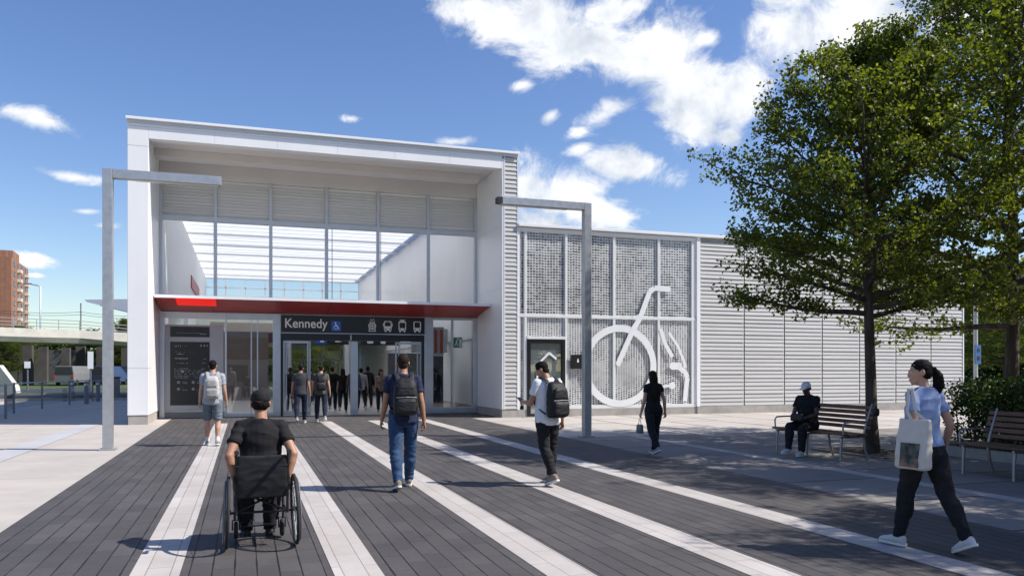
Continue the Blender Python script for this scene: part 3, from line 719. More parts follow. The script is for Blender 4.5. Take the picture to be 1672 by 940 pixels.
# ------------------------------------------------------------------ low wing: bicycle store and louvred wall
X0, XA, X1 = RX+.01, 15.6, 28.2
WT = 6.40
lw = thing('bicycle_station', 'low wing with patterned glass bicycle store and long white louvered wall', 'building', (15,FY,0), world=True)
m = MB(); m.box(X0,XA,FY+.02,FY+.34,-.02,.24); m.box(XA,X1,FY-.02,FY+.3,-.02,.26); m.build('plinth', CONC, lw)
m = MB(); m.box(X0,X1+.05,FY-.08,FY+9,WT,WT+.10); m.build('roof_cap', WHITE, lw, bevel=.01)
m = MB(); m.box(XA+.05,X1-.03,FY+.1,FY+9,.26,WT); m.build('wall_core', LOUV_B, lw)
JX = [15.72, 17.6, 19.38, 21.12, 22.9, 24.7, 26.5, 28.2]
for i in range(7):
    louvers('louver_panel', JX[i]+.022, JX[i+1]-.022, FY, .27, WT-.02, .1455, LOUV, lw)
m = MB(); m.box(X1-.02,X1+.03,FY-.02,FY+9,.0,WT); m.box(XA-.02,JX[0],FY-.02,FY+.2,.26,WT); m.build('corner_trim', WHITE, lw)
# glazed bay
BX = [8.99, 10.47, 12.28, 14.04, 15.42]
WFR = mat('white_window_frame', (.74,.74,.73), .45, var=.03)
m = MB()
for x in [8.74]+BX: m.box(x-.045,x+.045,FY+.02,FY+.16,.24,WT-.05)
m.box(8.71,XA-.03,FY+.021,FY+.15,WT-.16,WT-.02); m.box(8.71,XA-.03,FY+.015,FY+.15,3.36,3.47); m.box(10.47,XA-.03,FY+.018,FY+.16,.24,.36)
bf = m.build('window_frame', WFR, lw, bevel=.006)
FR_U = frit_mat('dotted_glass_upper', .104, .092, 3.4, 6.3, .42, .36)
FR_L = frit_mat('dotted_glass_lower', .098, .080, .3, 3.4, .33, .36, True)
edges = [8.74]+BX
for i in range(5):
    a, c = edges[i]+.045, edges[i+1]-.045
    p = MB(); p.quad((a,FY+.08,3.47),(c,FY+.08,3.47),(c,FY+.08,WT-.16),(a,FY+.08,WT-.16)); p.build('pane', FR_U, bf)
    z0 = 2.72 if i == 1 else .36
    p = MB(); p.quad((a,FY+.08,z0),(c,FY+.08,z0),(c,FY+.08,3.36),(a,FY+.08,3.36)); p.build('pane', FR_L, bf)
p = MB(); p.box(15.465,XA-.02,FY+.05,FY+.15,.24,WT-.16); p.build('end_panel', WHITE, lw)
# door
m = MB(); m.box(9.04,9.16,FY-.01,FY+.12,.02,2.62); m.box(10.30,10.42,FY-.01,FY+.12,.02,2.62); m.box(9.16,10.30,FY-.008,FY+.12,2.49,2.62); m.box(9.16,10.30,FY-.008,FY+.1,.02,.10)
dr = m.build('door', BLACK, lw, bevel=.005)
p = MB(); p.quad((9.16,FY+.06,.1),(10.3,FY+.06,.1),(10.3,FY+.06,2.49),(9.16,FY+.06,2.49)); p.build('pane', GLASS_R, dr)
p = MB(); stroke(p, [(9.42,.9),(9.42,1.75),(9.85,2.16),(10.12,1.95)], .07, FY+.055, .004); prect(p, 9.66, 1.38, .42, .05, FY+.055, 0, .004); prect(p, 9.62, 1.05, .32, .5, FY+.055, .03, .004); p.build('window_film', FILM, dr)
p = MB(); p.box(9.17,10.29,FY+.075,FY+.08,.11,2.48); p.build('blind', mat('pale_door_blind', (.34,.36,.35), .6, var=.12, vs=3, stretch=(6,1,.5)), dr)
p = MB(); p.tube([(10.2,FY-.02,.9),(10.2,FY-.06,.95),(10.2,FY-.06,1.25),(10.2,FY-.02,1.3)], .014, 8); p.build('handle', ALU, dr)
p = MB(); p.box(9.04,10.42,FY+.0,FY+.12,2.624,2.72); p.build('door_transom', WFR, lw)
# inside of the bicycle store
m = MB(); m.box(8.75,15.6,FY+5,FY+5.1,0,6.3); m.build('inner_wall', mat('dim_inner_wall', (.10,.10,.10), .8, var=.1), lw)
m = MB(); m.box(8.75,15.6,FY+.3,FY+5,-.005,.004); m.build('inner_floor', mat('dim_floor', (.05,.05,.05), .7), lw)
m = MB()
for i in range(5): m.box(9.6+i*1.25,10.5+i*1.25,FY+2.2,FY+2.3,.9,1.9)
m.build('rack_panel', mat('pale_rack', (.45,.45,.45), .6), lw)
# big bicycle decal
fb = MB(); y = FY+.012; F = fb
def bike_stroke(pts, w): stroke(fb, pts, w, y, .004)
disc(fb, 12.50, 1.72, 1.44, y, .004, 64, 1.20)
bike_stroke([(12.40,1.74),(13.02,3.02),(13.28,3.40),(13.66,4.35),(13.86,4.50),(14.50,4.47)], .19)
bike_stroke([(13.02,3.40),(13.32,3.50)], .14)
bike_stroke([(14.10,3.05),(14.30,2.5),(14.58,2.05)], .15)
bike_stroke([(14.44,2.92),(14.80,2.45),(15.05,1.9),(15.10,1.65)], .10)
prect(fb, 14.72, 1.72, .50, .26, y, .12, .004)
bike_stroke([(14.85,1.66),(15.10,1.52),(15.20,1.30),(15.14,.9),(15.10,.45)], .18)
disc(fb, 14.58, 1.02, .13, y, .004, 20); bike_stroke([(14.0,.98),(14.55,1.02)], .09)
fb.build('bicycle_decal', FILM, lw)
m = MB(); m.box(10.62,11.12,FY-.05,FY+.016,1.62,2.10); rd = m.build('card_reader', BLACK, lw, bevel=.008)
m = MB(); prect(m, 10.87, 1.88, .06, .08, FY-.052, .01, .004); disc(m, 10.87,1.95,.02,FY-.052,.004,12); m.build('reader_symbol', SIGNW, rd)

# ------------------------------------------------------------------ steel light masts
def mast(label, x, y, sgn, ln, h):
    t = thing('light_mast', label, 'lamp post', (x,y,0), group='galvanised light masts flanking the plaza')
    b = MB(); b.box(-.09,.09,-.09,.09,.02,h); b.build('post', GALV, t, bevel=.01)
    b = MB(); b.box(*sorted((sgn*.092, sgn*ln)),-.09,.09,h-.18,h); a = b.build('arm', GALV, t, bevel=.01)
    b = MB(); b.box(*sorted((sgn*.5, sgn*(ln-.06))),-.06,.06,h-.195,h-.181); b.build('light_strip', mat('lamp_diffuser', (.7,.68,.62), .3), a)
    b = MB(); b.box(-.15,.15,-.15,.15,-.01,.022); b.build('base_plate', GALV, t)
    return t
mast('square galvanised light mast whose arm points right, standing on the pale concrete', -2.55, 17.4, 1, 2.1, 5.52)
ms = mast('square galvanised light mast whose arm points left, in front of the patterned glass', 7.69, 17.3, -1, 2.15, 5.52)
m = MB(); m.box(-2.24,-2.12,-.1,.1,5.36,5.50); m.build('camera_box', BLACKM, ms)

# ------------------------------------------------------------------ left background
rl = [(-12.6,24.2),(-7.35,29.7),(-8.0,33.4),(-7.9,37.2),(-7.6,41),(-7.3,45)]
fnc = thing('railing', 'low steel railing with glass panels along the roadside at the left', 'fence', (-7.4,29.7,0), world=True)
for x, y in rl:
    b = MB(); b.box(x-.035,x+.035,y-.02,y+.02,-.02,1.12); b.build('post', DKGREY, fnc)
for (xa, ya), (xb, yb) in zip(rl, rl[1:]):
    b = MB(); b.tube([(xa,ya,1.08),(xb,yb,1.08)], .025, 8); b.tube([(xa,ya,.78),(xb,yb,.78)], .015, 6); b.build('rail', GALV, fnc)
    d = Vector((xb-xa, yb-ya)); 
    p = MB(); p.quad((xa+d.x*.04,ya+d.y*.04,.15),(xa+d.x*.96,ya+d.y*.96,.15),(xa+d.x*.96,ya+d.y*.96,.74),(xa+d.x*.04,ya+d.y*.04,.74)); p.build('panel', GLASS_R, fnc)
BOLL = 'steel bollards beside the pale pavement'
bol = None
for px, d, lab in ((118,41,'grey steel bollard left of the other two beside the railing'),(141,37.5,'grey steel bollard standing between two others by the railing'),(160,40.5,'grey steel bollard right of its two neighbours, nearest the light mast')):
    p = at(px, d)
    if bol is None:
        bol = thing('bollard', lab, 'bollard', p, group=BOLL)
        b = MB(); b.tube([(0,0,-.01),(0,0,1.02),(0,0,1.06)], [.1,.1,.06], 14); b.build('post', DKGREY, bol, smooth=True)
        b = MB(); b.tube([(0,0,.86),(0,0,.92)], .104, 14); b.build('band', GALV, bol, smooth=True)
    else: dup(bol, p, label=lab, group=BOLL)
for k, (px, d, lab) in enumerate(((188,44,'tall grey waste post right of the light mast'),)):
    p = at(px, d); t = thing('waste_bin', lab, 'bin', p)
    b = MB(); b.box(-.22,.22,-.2,.2,0,1.15); b.build('body', DKGREY, t, bevel=.03)
    b = MB(); b.box(-.26,.26,-.24,.24,1.152,1.22); b.build('lid', BLACKM, t, bevel=.02)
# overpass
br = thing('overpass', 'pale concrete road overpass with a metal railing at the far left', 'bridge', at(60,82), world=True)
dk = [(-260,66,5.9),(-60,74,5.75),(60,80,5.78),(130,84,5.85),(215,88,5.55),(330,92,5.2)]
P_ = [at(px, d, z) for px, d, z in dk]
nrm = cam2w(.25, 1).normalized(); nrm.z = 0
b = MB(); vs = []; 
for p in P_:
    a = nrm*22
    vs += [p, p+Vector((0,0,-.85)), p+nrm*1.5+Vector((0,0,-1.35)), p+a+Vector((0,0,-1.35)), p+a]
fs = []
for i in range(len(P_)-1):
    for k in range(5):
        fs.append((i*5+k, i*5+(k+1) % 5, (i+1)*5+(k+1) % 5, (i+1)*5+k))
b.add(vs, fs); b.build('deck', CONC_L, br)
b = MB()
for p, q in zip(P_, P_[1:]):
    for z in (.25, .6, .95): b.tube([p+Vector((0,0,z)), q+Vector((0,0,z))], .035, 6)
    n = int((q-p).length/2.2)
    for k in range(n): 
        c = p.lerp(q, k/n); b.tube([c, c+Vector((0,0,1.0))], .04, 6)
b.build('railing', GALV, br)
for px, d in ((46,88),(71,94),(108,98),(132,92),(165,96),(205,99)):
    p = at(px, d); b = MB(); b.box(p.x-.45,p.x+.45,p.y-.45,p.y+.45,-.02,4.38); b.build('pier', mat('shade_dark_pier_concrete', (.09,.08,.07), .9, var=.25, vs=.6), br)  # pier colour darkened to carry the shade under the deck
b = MB(); p = at(-40,108); q = at(235,113)
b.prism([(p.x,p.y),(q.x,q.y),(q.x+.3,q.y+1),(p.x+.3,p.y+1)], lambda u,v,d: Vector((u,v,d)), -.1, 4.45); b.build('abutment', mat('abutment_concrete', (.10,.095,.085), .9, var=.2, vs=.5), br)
# brick tower
A, B_, C_ = at(18,220), at(46,246.6), at(18,220)+cam2w(-.914,-.404)*26
tw = thing('apartment_tower', 'red brick apartment tower with pale balconies at the far left edge', 'building', A, world=True)
D_ = B_+(C_-A); HT = 33.0
b = MB(); b.prism([(p.x,p.y) for p in (A,B_,D_,C_)], lambda u,v,d: Vector((u,v,d)), 0, HT); b.build('wall', BRICK, tw)
b = MB(); e = (B_-A).normalized(); c0 = A+e*3; c1 = A+e*13; w_ = (C_-A).normalized()
b.prism([(p.x,p.y) for p in (c0,c1,c1+w_*8,c0+w_*8)], lambda u,v,d: Vector((u,v,d)), HT+.01, HT+2.2); b.build('roof', BRICK, tw)
out = -w_; L_ = (B_-A).length
DARKG = mat('dark_window_glass', (.03,.035,.045), .1); BALC = mat('pale_balcony', (.62,.56,.50), .8)
for fl in range(11):
    z = 2.4+fl*2.75
    for k, tpos in enumerate((.14,.36,.58,.80)):
        c = A+e*(L_*tpos); q = c+e*2.6
        pr = [(v.x,v.y) for v in (c, q, q+out*.12, c+out*.12)]
        b = MB(); b.prism(pr, lambda u,v,d: Vector((u,v,d)), z+1.0, z+2.4); b.build('window', DARKG, tw)
        if k in (1, 3):
            pr = [(v.x,v.y) for v in (c-e*.4, q+e*.4, q+e*.4+out*.9, c-e*.4+out*.9)]
            b = MB(); b.prism(pr, lambda u,v,d: Vector((u,v,d)), z-.1, z+.85); b.build('balcony', BALC, tw)
b = MB(); b.prism([(v.x,v.y) for v in (A+w_*3, A+w_*6, A+w_*6-e*.3, A+w_*3-e*.3)], lambda u,v,d: Vector((u,v,d)), 4, 32); b.build('stair_window', DARKG, tw)
# street lamps and wires over the bridge
p = at(66, 86, 5.7)
t = thing('street_lamp', 'tall curved street lamp on the overpass beside the brick tower', 'street lamp', p, world=True)
arm = at(47, 86, 10.95)
b = MB(); b.tube([p, p+Vector((0,0,4.9)), p.lerp(arm,.25)+Vector((0,0,3.75)), arm], [.09,.07,.06,.05], 8); b.build('post', GALV, t, smooth=True)
b = MB(); b.box(-.5,.3,-.12,.12,-.08,.06, Matrix.Translation(arm)); b.build('lamp_head', DKGREY, t)
p = at(132, 90, 5.6); q = at(-30, 95, 5.6)
t = thing('utility_pole', 'thin utility pole with overhead wires beyond the overpass railing', 'pole', p, world=True)
b = MB(); b.tube([p, p+Vector((0,0,3.6))], .07, 8); b.build('post', DKGREY, t)
b = MB()
for dz in (2.6, 2.3):
    pts = [p.lerp(q, k/12)+Vector((0,0,dz+.8*(k/12)-1.2*(k/12)*(1-k/12))) for k in range(13)]; b.tube(pts, .022, 5)
    q2 = at(260, 90, 5.2); b.tube([p.lerp(q2, k/8)+Vector((0,0,dz-1.0*(k/8)*(1-k/8))) for k in range(9)], .022, 5)
b.build('wire', BLACKM, t)
# swooping white roof beside the station
wr = thing('bus_terminal_roof', 'white swooping bus terminal roof with a rusty red underside behind the left mast', 'building', at(190,46), world=True)
prof = [(-24.75,5.66),(-14.0,5.82),(-14.0,2.95),(-24.6,5.52)]
prof = [(l*46/46, z) for l, z in prof]
b = MB(); b.prism(prof, lambda u,v,d: cam2w(u, d, v), 46, 54); b.build('roof', WHITE, wr)
b = MB(); b.prism([(-24.0,5.36),(-14.4,3.03),(-14.4,3.0),(-24.0,5.33)], lambda u,v,d: cam2w(u, d, v), 46.3, 53.6); b.build('underside', mat('rusty_red_soffit', (.35,.14,.11), .6), wr)
for l in (-17.0,): 
    b = MB(); p = cam2w(l, 49); b.tube([p, p+Vector((0,0,3.5))], .2, 12); b.build('column', WHITE, wr)
# things by the road
t = thing('wedge_wall', 'pale sloping concrete wedge at the far left edge of the road', 'wall', at(5,56), world=True)
b = MB(); b.prism([(-40,-.05),(-34.9,-.05),(-35.0,.45),(-36.15,1.95),(-40,2.0)], lambda u,v,d: cam2w(u, d, v), 56, 56.5); b.build('slab', CONC_L, t)
for px, d, h, lab, wc in ((45,60,2.2,'white topped sign post at the roadside right of the pale wedge','white'),(148,62,3.0,'tall white sign panel on a post under the overpass','tall')):
    p = at(px, d); t = thing('sign_post', lab, 'sign', p)
    b = MB(); b.tube([(0,0,-.02),(0,0,h)], .06, 8); b.build('post', DKGREY, t)
    b = MB(); b.box(-.2,.2,-.09,-.06,h-(.45 if wc == 'white' else 1.3),h+.05); b.build('panel', SIGNW, t)
def van(label, px, d, col, rz):
    p = at(px, d); t = thing('parked_van', label, 'van', p, rz=rz)
    b = MB(); b.prism([(-1.0,.35),(1.0,.35),(1.0,1.25),(.86,2.05),(-.86,2.05),(-1.0,1.25)], lambda u,v,dd: Vector((u,dd,v)), 0, 4.6); b.build('body', mat('van_paint', col, .35, var=.03), t, bevel=.05)
    b = MB(); b.prism([(-.90,1.15),(.90,1.15),(.78,1.94),(-.78,1.94)], lambda u,v,dd: Vector((u,dd,v)), -.02, -.005); b.build('rear_window', DARKG, t)
    for s in (-1, 1):
        b = MB(); b.box(*sorted((s*.97, s*.80)),-.03,-.004,.75,1.1); b.build('tail_light', REDL, t)
        for yy in (.8, 3.8): b = MB(); b.tube([(s*.80,yy,.33),(s*1.0,yy,.33)], .33, 16); b.build('wheel', RUBBER, t)
    b = MB(); b.box(-.95,.95,-.05,-.004,.35,.6); b.build('bumper', DKGREY, t)
van('grey van parked under the overpass, seen from behind', 104, 82, (.20,.20,.21), -YAW+.1)
van('dark blue van parked under the overpass right of the grey van', 155, 86, (.04,.07,.16), -YAW-.2)
# blue sign pole at the far right
p = at(1593, 30); t = thing('stop_pole', 'grey pole with a blue stop sign beyond the end of the louvered wall', 'sign', p)
b = MB(); b.tube([(0,0,-.02),(0,0,4.6)], .075, 12); b.build('post', GALV, t, smooth=True)
b = MB(); b.box(-.15,.13,-.12,-.08,1.80,2.52); pn = b.build('panel', mat('stop_sign_blue', (.04,.13,.32), .5), t)
b = MB(); prect(b, 0, 2.32, .12, .14, -.122, .02, .004); prect(b, 0, 2.02, .14, .16, -.122, .02, .004); b.build('pictogram', BLACKM, pn)
# what stands behind the photographer and shows in the glass
bb = thing('brown_building', 'brown brick building over a pale ground storey, mirrored in the entrance glass', 'building', (6,-26,0), world=True)
b = MB(); b.box(-3.2,22,-36,-26,2.7,6.3); b.build('upper_wall', BROWN, bb)
b = MB(); b.box(-2.8,22,-35.5,-26.4,-.02,2.68); b.build('ground_wall', CONC_L, bb)
for i in range(6):
    b = MB(); b.box(-1.6+i*3.8,.3+i*3.8,-26.39,-26.35,.5,2.1); b.build('window', DARKG, bb)

# ------------------------------------------------------------------ trees
def leaf_quads(rnd, c, rad, n, size, vs, fs, up=.5):
    for _ in range(n):
        while True:
            d = Vector((rnd.uniform(-1,1), rnd.uniform(-1,1), rnd.uniform(-1,1)))
            if d.length <= 1: break
        p = c + Vector((d.x*rad, d.y*rad, d.z*rad*.7))
        nrm = Vector((rnd.gauss(0,.7), rnd.gauss(0,.7), rnd.gauss(up,.55)))
        if nrm.length < .1: nrm = Vector((0,0,1))
        nrm.normalize()
        a = Vector((rnd.gauss(0,1), rnd.gauss(0,1), rnd.gauss(-.3,.6))); a = (a - nrm*a.dot(nrm))
        if a.length < .05: a = nrm.orthogonal()
        a.normalize(); b = nrm.cross(a)
        L = size*rnd.uniform(.7,1.3); w = L*rnd.uniform(.30,.42)
        o = len(vs)
        vs += [p, p+a*L*.45+b*w+nrm*L*.07, p+a*L, p+a*L*.45-b*w+nrm*L*.07]
        fs.append((o, o+1, o+2, o+3))
def make_tree(name, label, seed, H, zb, rad, prof, r0, nl=30, leaf=.105, per=13, crad=.20, sub=8, group=None, elev=(18,62)):
    rnd = random.Random(seed)
    t = thing(name, label, 'tree', group=group)
    wood = MB(); vs = []; fs = []
    tr = []
    n = 12; ph = rnd.uniform(0, 6)
    for i in range(n+1):
        k = i/n
        tr.append((Vector((.07*math.sin(ph+k*5)*k*2, .07*math.cos(ph*1.7+k*4)*k*2, -.05+k*H*.95)), r0*(1-k)**.75*(.82 if k > .06 else 1.0)+.012))
    tr[0] = (tr[0][0], r0*1.35)
    wood.tube([p for p, _ in tr], [r for _, r in tr], 12)
    def trunk_at(z):
        k = max(0, min(n-1e-6, (z+.05)/(H*.95)*n)); i = int(k); f = k-i
        return tr[i][0].lerp(tr[i+1][0], f), tr[i][1]*(1-f)+tr[i+1][1]*f
    az = rnd.uniform(0, 6)
    for i in range(nl):
        k = (i+.3*rnd.random())/nl; z = zb + (H*.93-zb)*k**1.05
        az += 2.399 + rnd.uniform(-.35,.35)
        p, rt = trunk_at(z)
        L = rad*prof(k)*rnd.uniform(.80,1.16)
        el = R(elev[0] + (elev[1]-elev[0])*k + rnd.uniform(-9,9))
        d = Vector((math.cos(az)*math.cos(el), math.sin(az)*math.cos(el), math.sin(el)))
        pts = [p]; m_ = 6; q = p.copy(); dd = d.copy()
        for j in range(m_):
            q = q + dd*(L/m_); pts.append(q.copy())
            dd = (dd + Vector((rnd.uniform(-.16,.16), rnd.uniform(-.16,.16), rnd.uniform(-.10,.10) + (.05 if k > .4 else .01)))).normalized()
        rb = min(rt*.62, .022+.020*L)
        wood.tube(pts, [rb*(1-.85*j/m_)+.003 for j in range(m_+1)], 6)
        ns = max(4, int(sub*(.5+L/rad*.7)))
        for s in range(ns):
            f = .22 + .78*(s+rnd.random()*.6)/ns; f = min(f, .995)
            j = int(f*m_); fr_ = f*m_-j; o = pts[j].lerp(pts[min(j+1,m_)], fr_)
            base = (pts[min(j+1,m_)]-pts[j]).normalized()
            side = base.cross(Vector((0,0,1))).normalized()*(1 if s % 2 else -1)
            dd = (base*rnd.uniform(.5,1.1) + side*rnd.uniform(.5,1.1) + Vector((0,0,rnd.uniform(-.35,.55)))).normalized()
            sl_ = L*rnd.uniform(.22,.42)*(1.05-.4*f)+.12
            sp_ = [o]; q = o.copy()
            for j2 in range(4):
                q = q + dd*sl_/4; sp_.append(q.copy()); dd = (dd+Vector((rnd.uniform(-.3,.3),rnd.uniform(-.3,.3),rnd.uniform(-.22,.22)))).normalized()
            wood.tube(sp_, [.011,.009,.007,.005,.003], 4, cap=False)
            for j2 in range(1,5):
                if rnd.random() < .12: continue
                c = sp_[j2] + Vector((rnd.uniform(-.1,.1), rnd.uniform(-.1,.1), rnd.uniform(-.08,.1)))
                leaf_quads(rnd, c, crad*rnd.uniform(.7,1.35), max(3, int(per*rnd.uniform(.5,1.3)*min(1, .35+L/rad))), leaf, vs, fs)
        leaf_quads(rnd, pts[-1], crad*1.2, per, leaf, vs, fs)
    wood.build('trunk', BARK, t, smooth=True)
    me = bpy.data.meshes.new('crown'); me.from_pydata(vs, [], fs); link('crown', me, LEAF, t)
    return t
prof1 = lambda k: (.80+.7*k) if k < .28 else max(.16, 1.0-((k-.28)/.72)**1.7*.86)
tr1 = make_tree('maple_tree', 'slender young maple with a dark trunk standing beside the occupied bench', 11, 8.05, 2.55, 2.80, prof1, .125, nl=54, per=27, sub=13, leaf=.078, crad=.20, elev=(8,64))
tr1.location = (11.31, 12.15, 0); tr1.rotation_euler = (0,0,R(40))
prof2 = lambda k: (.9+.3*k) if k < .3 else max(.2, 1.0-((k-.3)/.7)**2.0*.8)
tr2 = make_tree('maple_tree', 'big leafy tree at the right edge with its trunk behind the hedge', 23, 11.5, 2.5, 4.5, prof2, .17, nl=72, per=23, sub=12, leaf=.10, crad=.25, elev=(4,64))
tr2.location = (15.9, 13.0, 0)
GRT = 'shade trees along the benches'
for o in (tr1, tr2): o['group'] = GRT
p = cam2w(11.6, 11.2); dup(tr2, p, R(170), (.78,.78,.74), 'shade tree past the second bench whose leaves darken the middle of the plaza', GRT)
p = cam2w(11.2, 6.7); dup(tr2, p, R(265), (.74,.74,.70), 'shade tree nearest the woman with the tote bag, casting shade on her', GRT)
p = cam2w(14.6, 4.5); dup(tr2, p, R(30), (.95,.95,.85), 'large shade tree beside the plaza nearest the photographer', GRT)
p = cam2w(15.5, 10.5); dup(tr2, p, R(130), (.95,.95,.9), 'large shade tree behind the hedge past the second bench', GRT)
# trees farther away share the same crowns
def far_tree(src, px, d, s, rz, label, group, sz=None):
    p = at(px, d); dup(src, p, rz, (s, s, sz or s), label, group)
FT = 'dark trees behind the hedge and the louvered wall'
for i, (px, d, s, lab) in enumerate(((1590,64,1.0,'dark tree just past the end of the louvered wall, left of the blue sign pole'),(1640,58,.95,'dark tree between the blue sign pole and the right hand trunk'),(1700,66,1.1,'dark tree behind the hedge at the right edge'),(1552,80,.95,'distant tree whose top shows over the louvered wall end'))):
    far_tree(tr2, px, d, s, i*1.3, lab, FT, s*.85)
BT = 'trees in the shade beyond the overpass'
for i, (px, d, s) in enumerate(((-60,118,.62),(10,121,.66),(30,100,.62),(4,99,.6),(205,112,.75))):
    far_tree(tr2, px, d, s, i*1.9, ['bushy tree beyond the overpass at the left edge','bushy tree rising behind the overpass beside the brick tower','low dark tree under the overpass right of the pale wedge','low dark tree under the overpass behind the pale wedge','small sunlit tree seen between the light mast and the station'][i], BT)
HT_ = 'sunlit trees seen through the station hall'
for i, (x, y, s) in enumerate(((1.8,66,.52),(4.6,68,.56),(7.2,65,.5),(-3.5,70,.6))):
    dup(tr2, (x,y,-.9), i*2.1, (s,s,s*.9), ['bright green tree behind the hall, second from the left','bright green tree behind the middle of the hall','bright green tree behind the right end of the hall','bright green tree behind the left end of the hall'][i], HT_)
RT = 'trees mirrored in the entrance glass'
for i, (x, y, s) in enumerate(((-8.5,-22,.75),(-14,-30,.9),(16,-20,.6),(5,-21,.33))):
    dup(tr2, (x,y,0), i*1.7, (s,s,s), ['tree mirrored left of the brown building','larger tree mirrored far left of the brown building','tree mirrored in front of the brown building at its right','little tree mirrored before the pale ground storey'][i], RT)
# far wood lines
def wood_line(name, px0, px1, d, h, n, seed, lab):
    rnd = random.Random(seed); vs = []; fs = []
    for _ in range(n):
        px = rnd.uniform(px0, px1); dd = d+rnd.uniform(-5,5)
        hh = h*(.72+.28*mnoise.noise(Vector((px*.012, seed, 0)))+.14*mnoise.noise(Vector((px*.05, seed, 3))))
        p = at(px, dd, rnd.uniform(.05,1)**.8*hh)
        leaf_quads(rnd, p, 1.1, 9, .55, vs, fs)
    me = bpy.data.meshes.new(name); me.from_pydata(vs, [], fs)
    o = link(name, me, LEAF2, None); tag(o, lab, 'woodland', kind='stuff'); return o
wood_line('distant_wood', 1480, 2000, 95, 10.5, 2600, 5, 'distant dark wood beyond the louvered wall')
wood_line('distant_wood', -250, 330, 116, 9.0, 4200, 8, 'distant dark wood under and beyond the overpass')
wood_line('distant_wood', 430, 760, 84, 5.5, 1300, 12, 'sunlit greenery beyond the rear doors of the hall')
# hedge bed
hg = thing('hedge', 'thick leafy green hedge behind the empty right hand bench', 'hedge', (13.4,8,0), world=True)
rnd = random.Random(4); vs = []; fs = []
for _ in range(5200):
    y = rnd.uniform(3.0,11.8); x = rnd.uniform(12.75,14.6)
    top = 1.30+.20*mnoise.noise(Vector((x*1.3, y*1.1, 2)))+.10*mnoise.noise(Vector((x*4, y*4, 5)))
    z = top*rnd.uniform(.04,1)**.6
    leaf_quads(rnd, Vector((x-.12*z*rnd.random(), y, z)), .17, 13, .068, vs, fs, .35)
me = bpy.data.meshes.new('foliage'); me.from_pydata(vs, [], fs); link('foliage', me, LEAF2, hg)
b = MB()
for _ in range(120):
    x, y = rnd.uniform(12.7,14.4), rnd.uniform(3.1,11.8)
    b.tube([(x,y,.12),(x+rnd.uniform(-.15,.15),y+rnd.uniform(-.15,.15),.6),(x+rnd.uniform(-.3,.3),y+rnd.uniform(-.3,.3),1.05)], [.018,.012,.006], 5)
b.build('stem', BARK, hg)
pb = thing('planter_kerb', 'low concrete kerb round the soil under the hedge', 'planter', (13.4,8,0), world=True)
b = MB(); b.box(12.3,12.45,2.6,12.4,-.05,.16); b.box(12.45,14.9,12.25,12.4,-.05,.16); b.build('kerb', CONC, pb)
b = MB(); b.box(12.452,14.9,2.6,12.248,-.05,.10); b.build('soil', SOIL, pb)
tp = thing('tree_pit', 'dark mulch tree pit round the foot of the slender maple', 'tree pit', (11.3,12.15,0), world=True)
b = MB(); n = 26
for i in range(n):
    pass
b.prism([(10.72,11.3),(11.95,11.3),(11.95,13.0),(10.72,13.0)], lambda u,v,d: Vector((u,v,d)), -.02, .012); b.build('soil', SOIL, tp)
b = MB(); b.box(10.66,10.718,11.24,13.06,-.02,.02); b.box(11.952,12.01,11.24,13.06,-.02,.02); b.box(10.72,11.95,11.24,11.298,-.02,.02); b.box(10.72,11.95,13.002,13.06,-.02,.02); b.build('edging', DKGREY, tp)

# ------------------------------------------------------------------ benches (seat faces -X at rz=0, long side along Y)
BGR = 'slatted benches under the trees'
def make_bench(label, loc, rz, ln=2.0):
    t = thing('park_bench', label, 'bench', loc, rz, BGR)
    s = t
    b = MB()
    for i in range(5):
        x = -.30+i*.105; b.box(x,x+.088,-ln/2,ln/2,.425+abs(i-2)*.004,.458+abs(i-2)*.004)
    b.build('seat', WOOD, s, bevel=.006)
    b = MB()
    for i in range(5):
        z = .53+i*.085; x = .235+i*.030
        M4 = Matrix.Translation((x,0,z)) @ Matrix.Rotation(R(19),4,'Y')
        b.box(-.015,.015,-ln/2,ln/2,0,.066,M4)
    b.build('backrest', WOOD, s, bevel=.005)
    for yy in (-ln/2+.12, 0, ln/2-.12):
        b = MB()
        b.tube([(-.27,yy,-.01),(-.265,yy,.25),(-.245,yy,.405)], [.024,.022,.024], 8)
        b.tube([(.30,yy,-.01),(.23,yy,.2),(.20,yy,.41),(.255,yy,.6),(.385,yy,.97)][:5 if yy else 3], [.024,.022,.024,.022,.016][:5 if yy else 3], 8)
        b.box(-.28,.23,yy-.02,yy+.02,.385,.42)
        b.build('leg', BENCHM, s, smooth=True)
    for yy in (-ln/2+.06, ln/2-.06):
        b = MB(); b.tube([(-.26,yy,.42),(-.275,yy,.6),(-.24,yy,.655),(-.05,yy,.665),(.27,yy,.66)], .015, 8); b.build('armrest', BENCHM, s, smooth=True)
    return t
make_bench('brown slatted bench with grey metal legs that the man in the white cap sits on', (10.02, 12.05, 0), R(-2), 2.05)
make_bench('empty brown slatted bench in front of the hedge at the right edge', (10.55, 8.35, 0), R(-3), 2.0)
t = thing('carry_pouch', 'dark grey pouch hanging on the near end of the occupied bench', 'bag', (10.33,11.0,.84)); t.scale = (.75,.75,.75)
b = MB(); b.loft([((0,0,z), (.075*k,0,0), (0,.055*k,0)) for z, k in ((-.10,.55),(-.08,.9),(0,1.05),(.06,.95),(.09,.5))], 16, 3); b.build('body', BLACKM, t, smooth=True)
b = MB(); b.tube([(-.03,0,.08),(-.01,0,.15),(.02,0,.08)], .008, 6); b.build('strap', BLACKM, t)

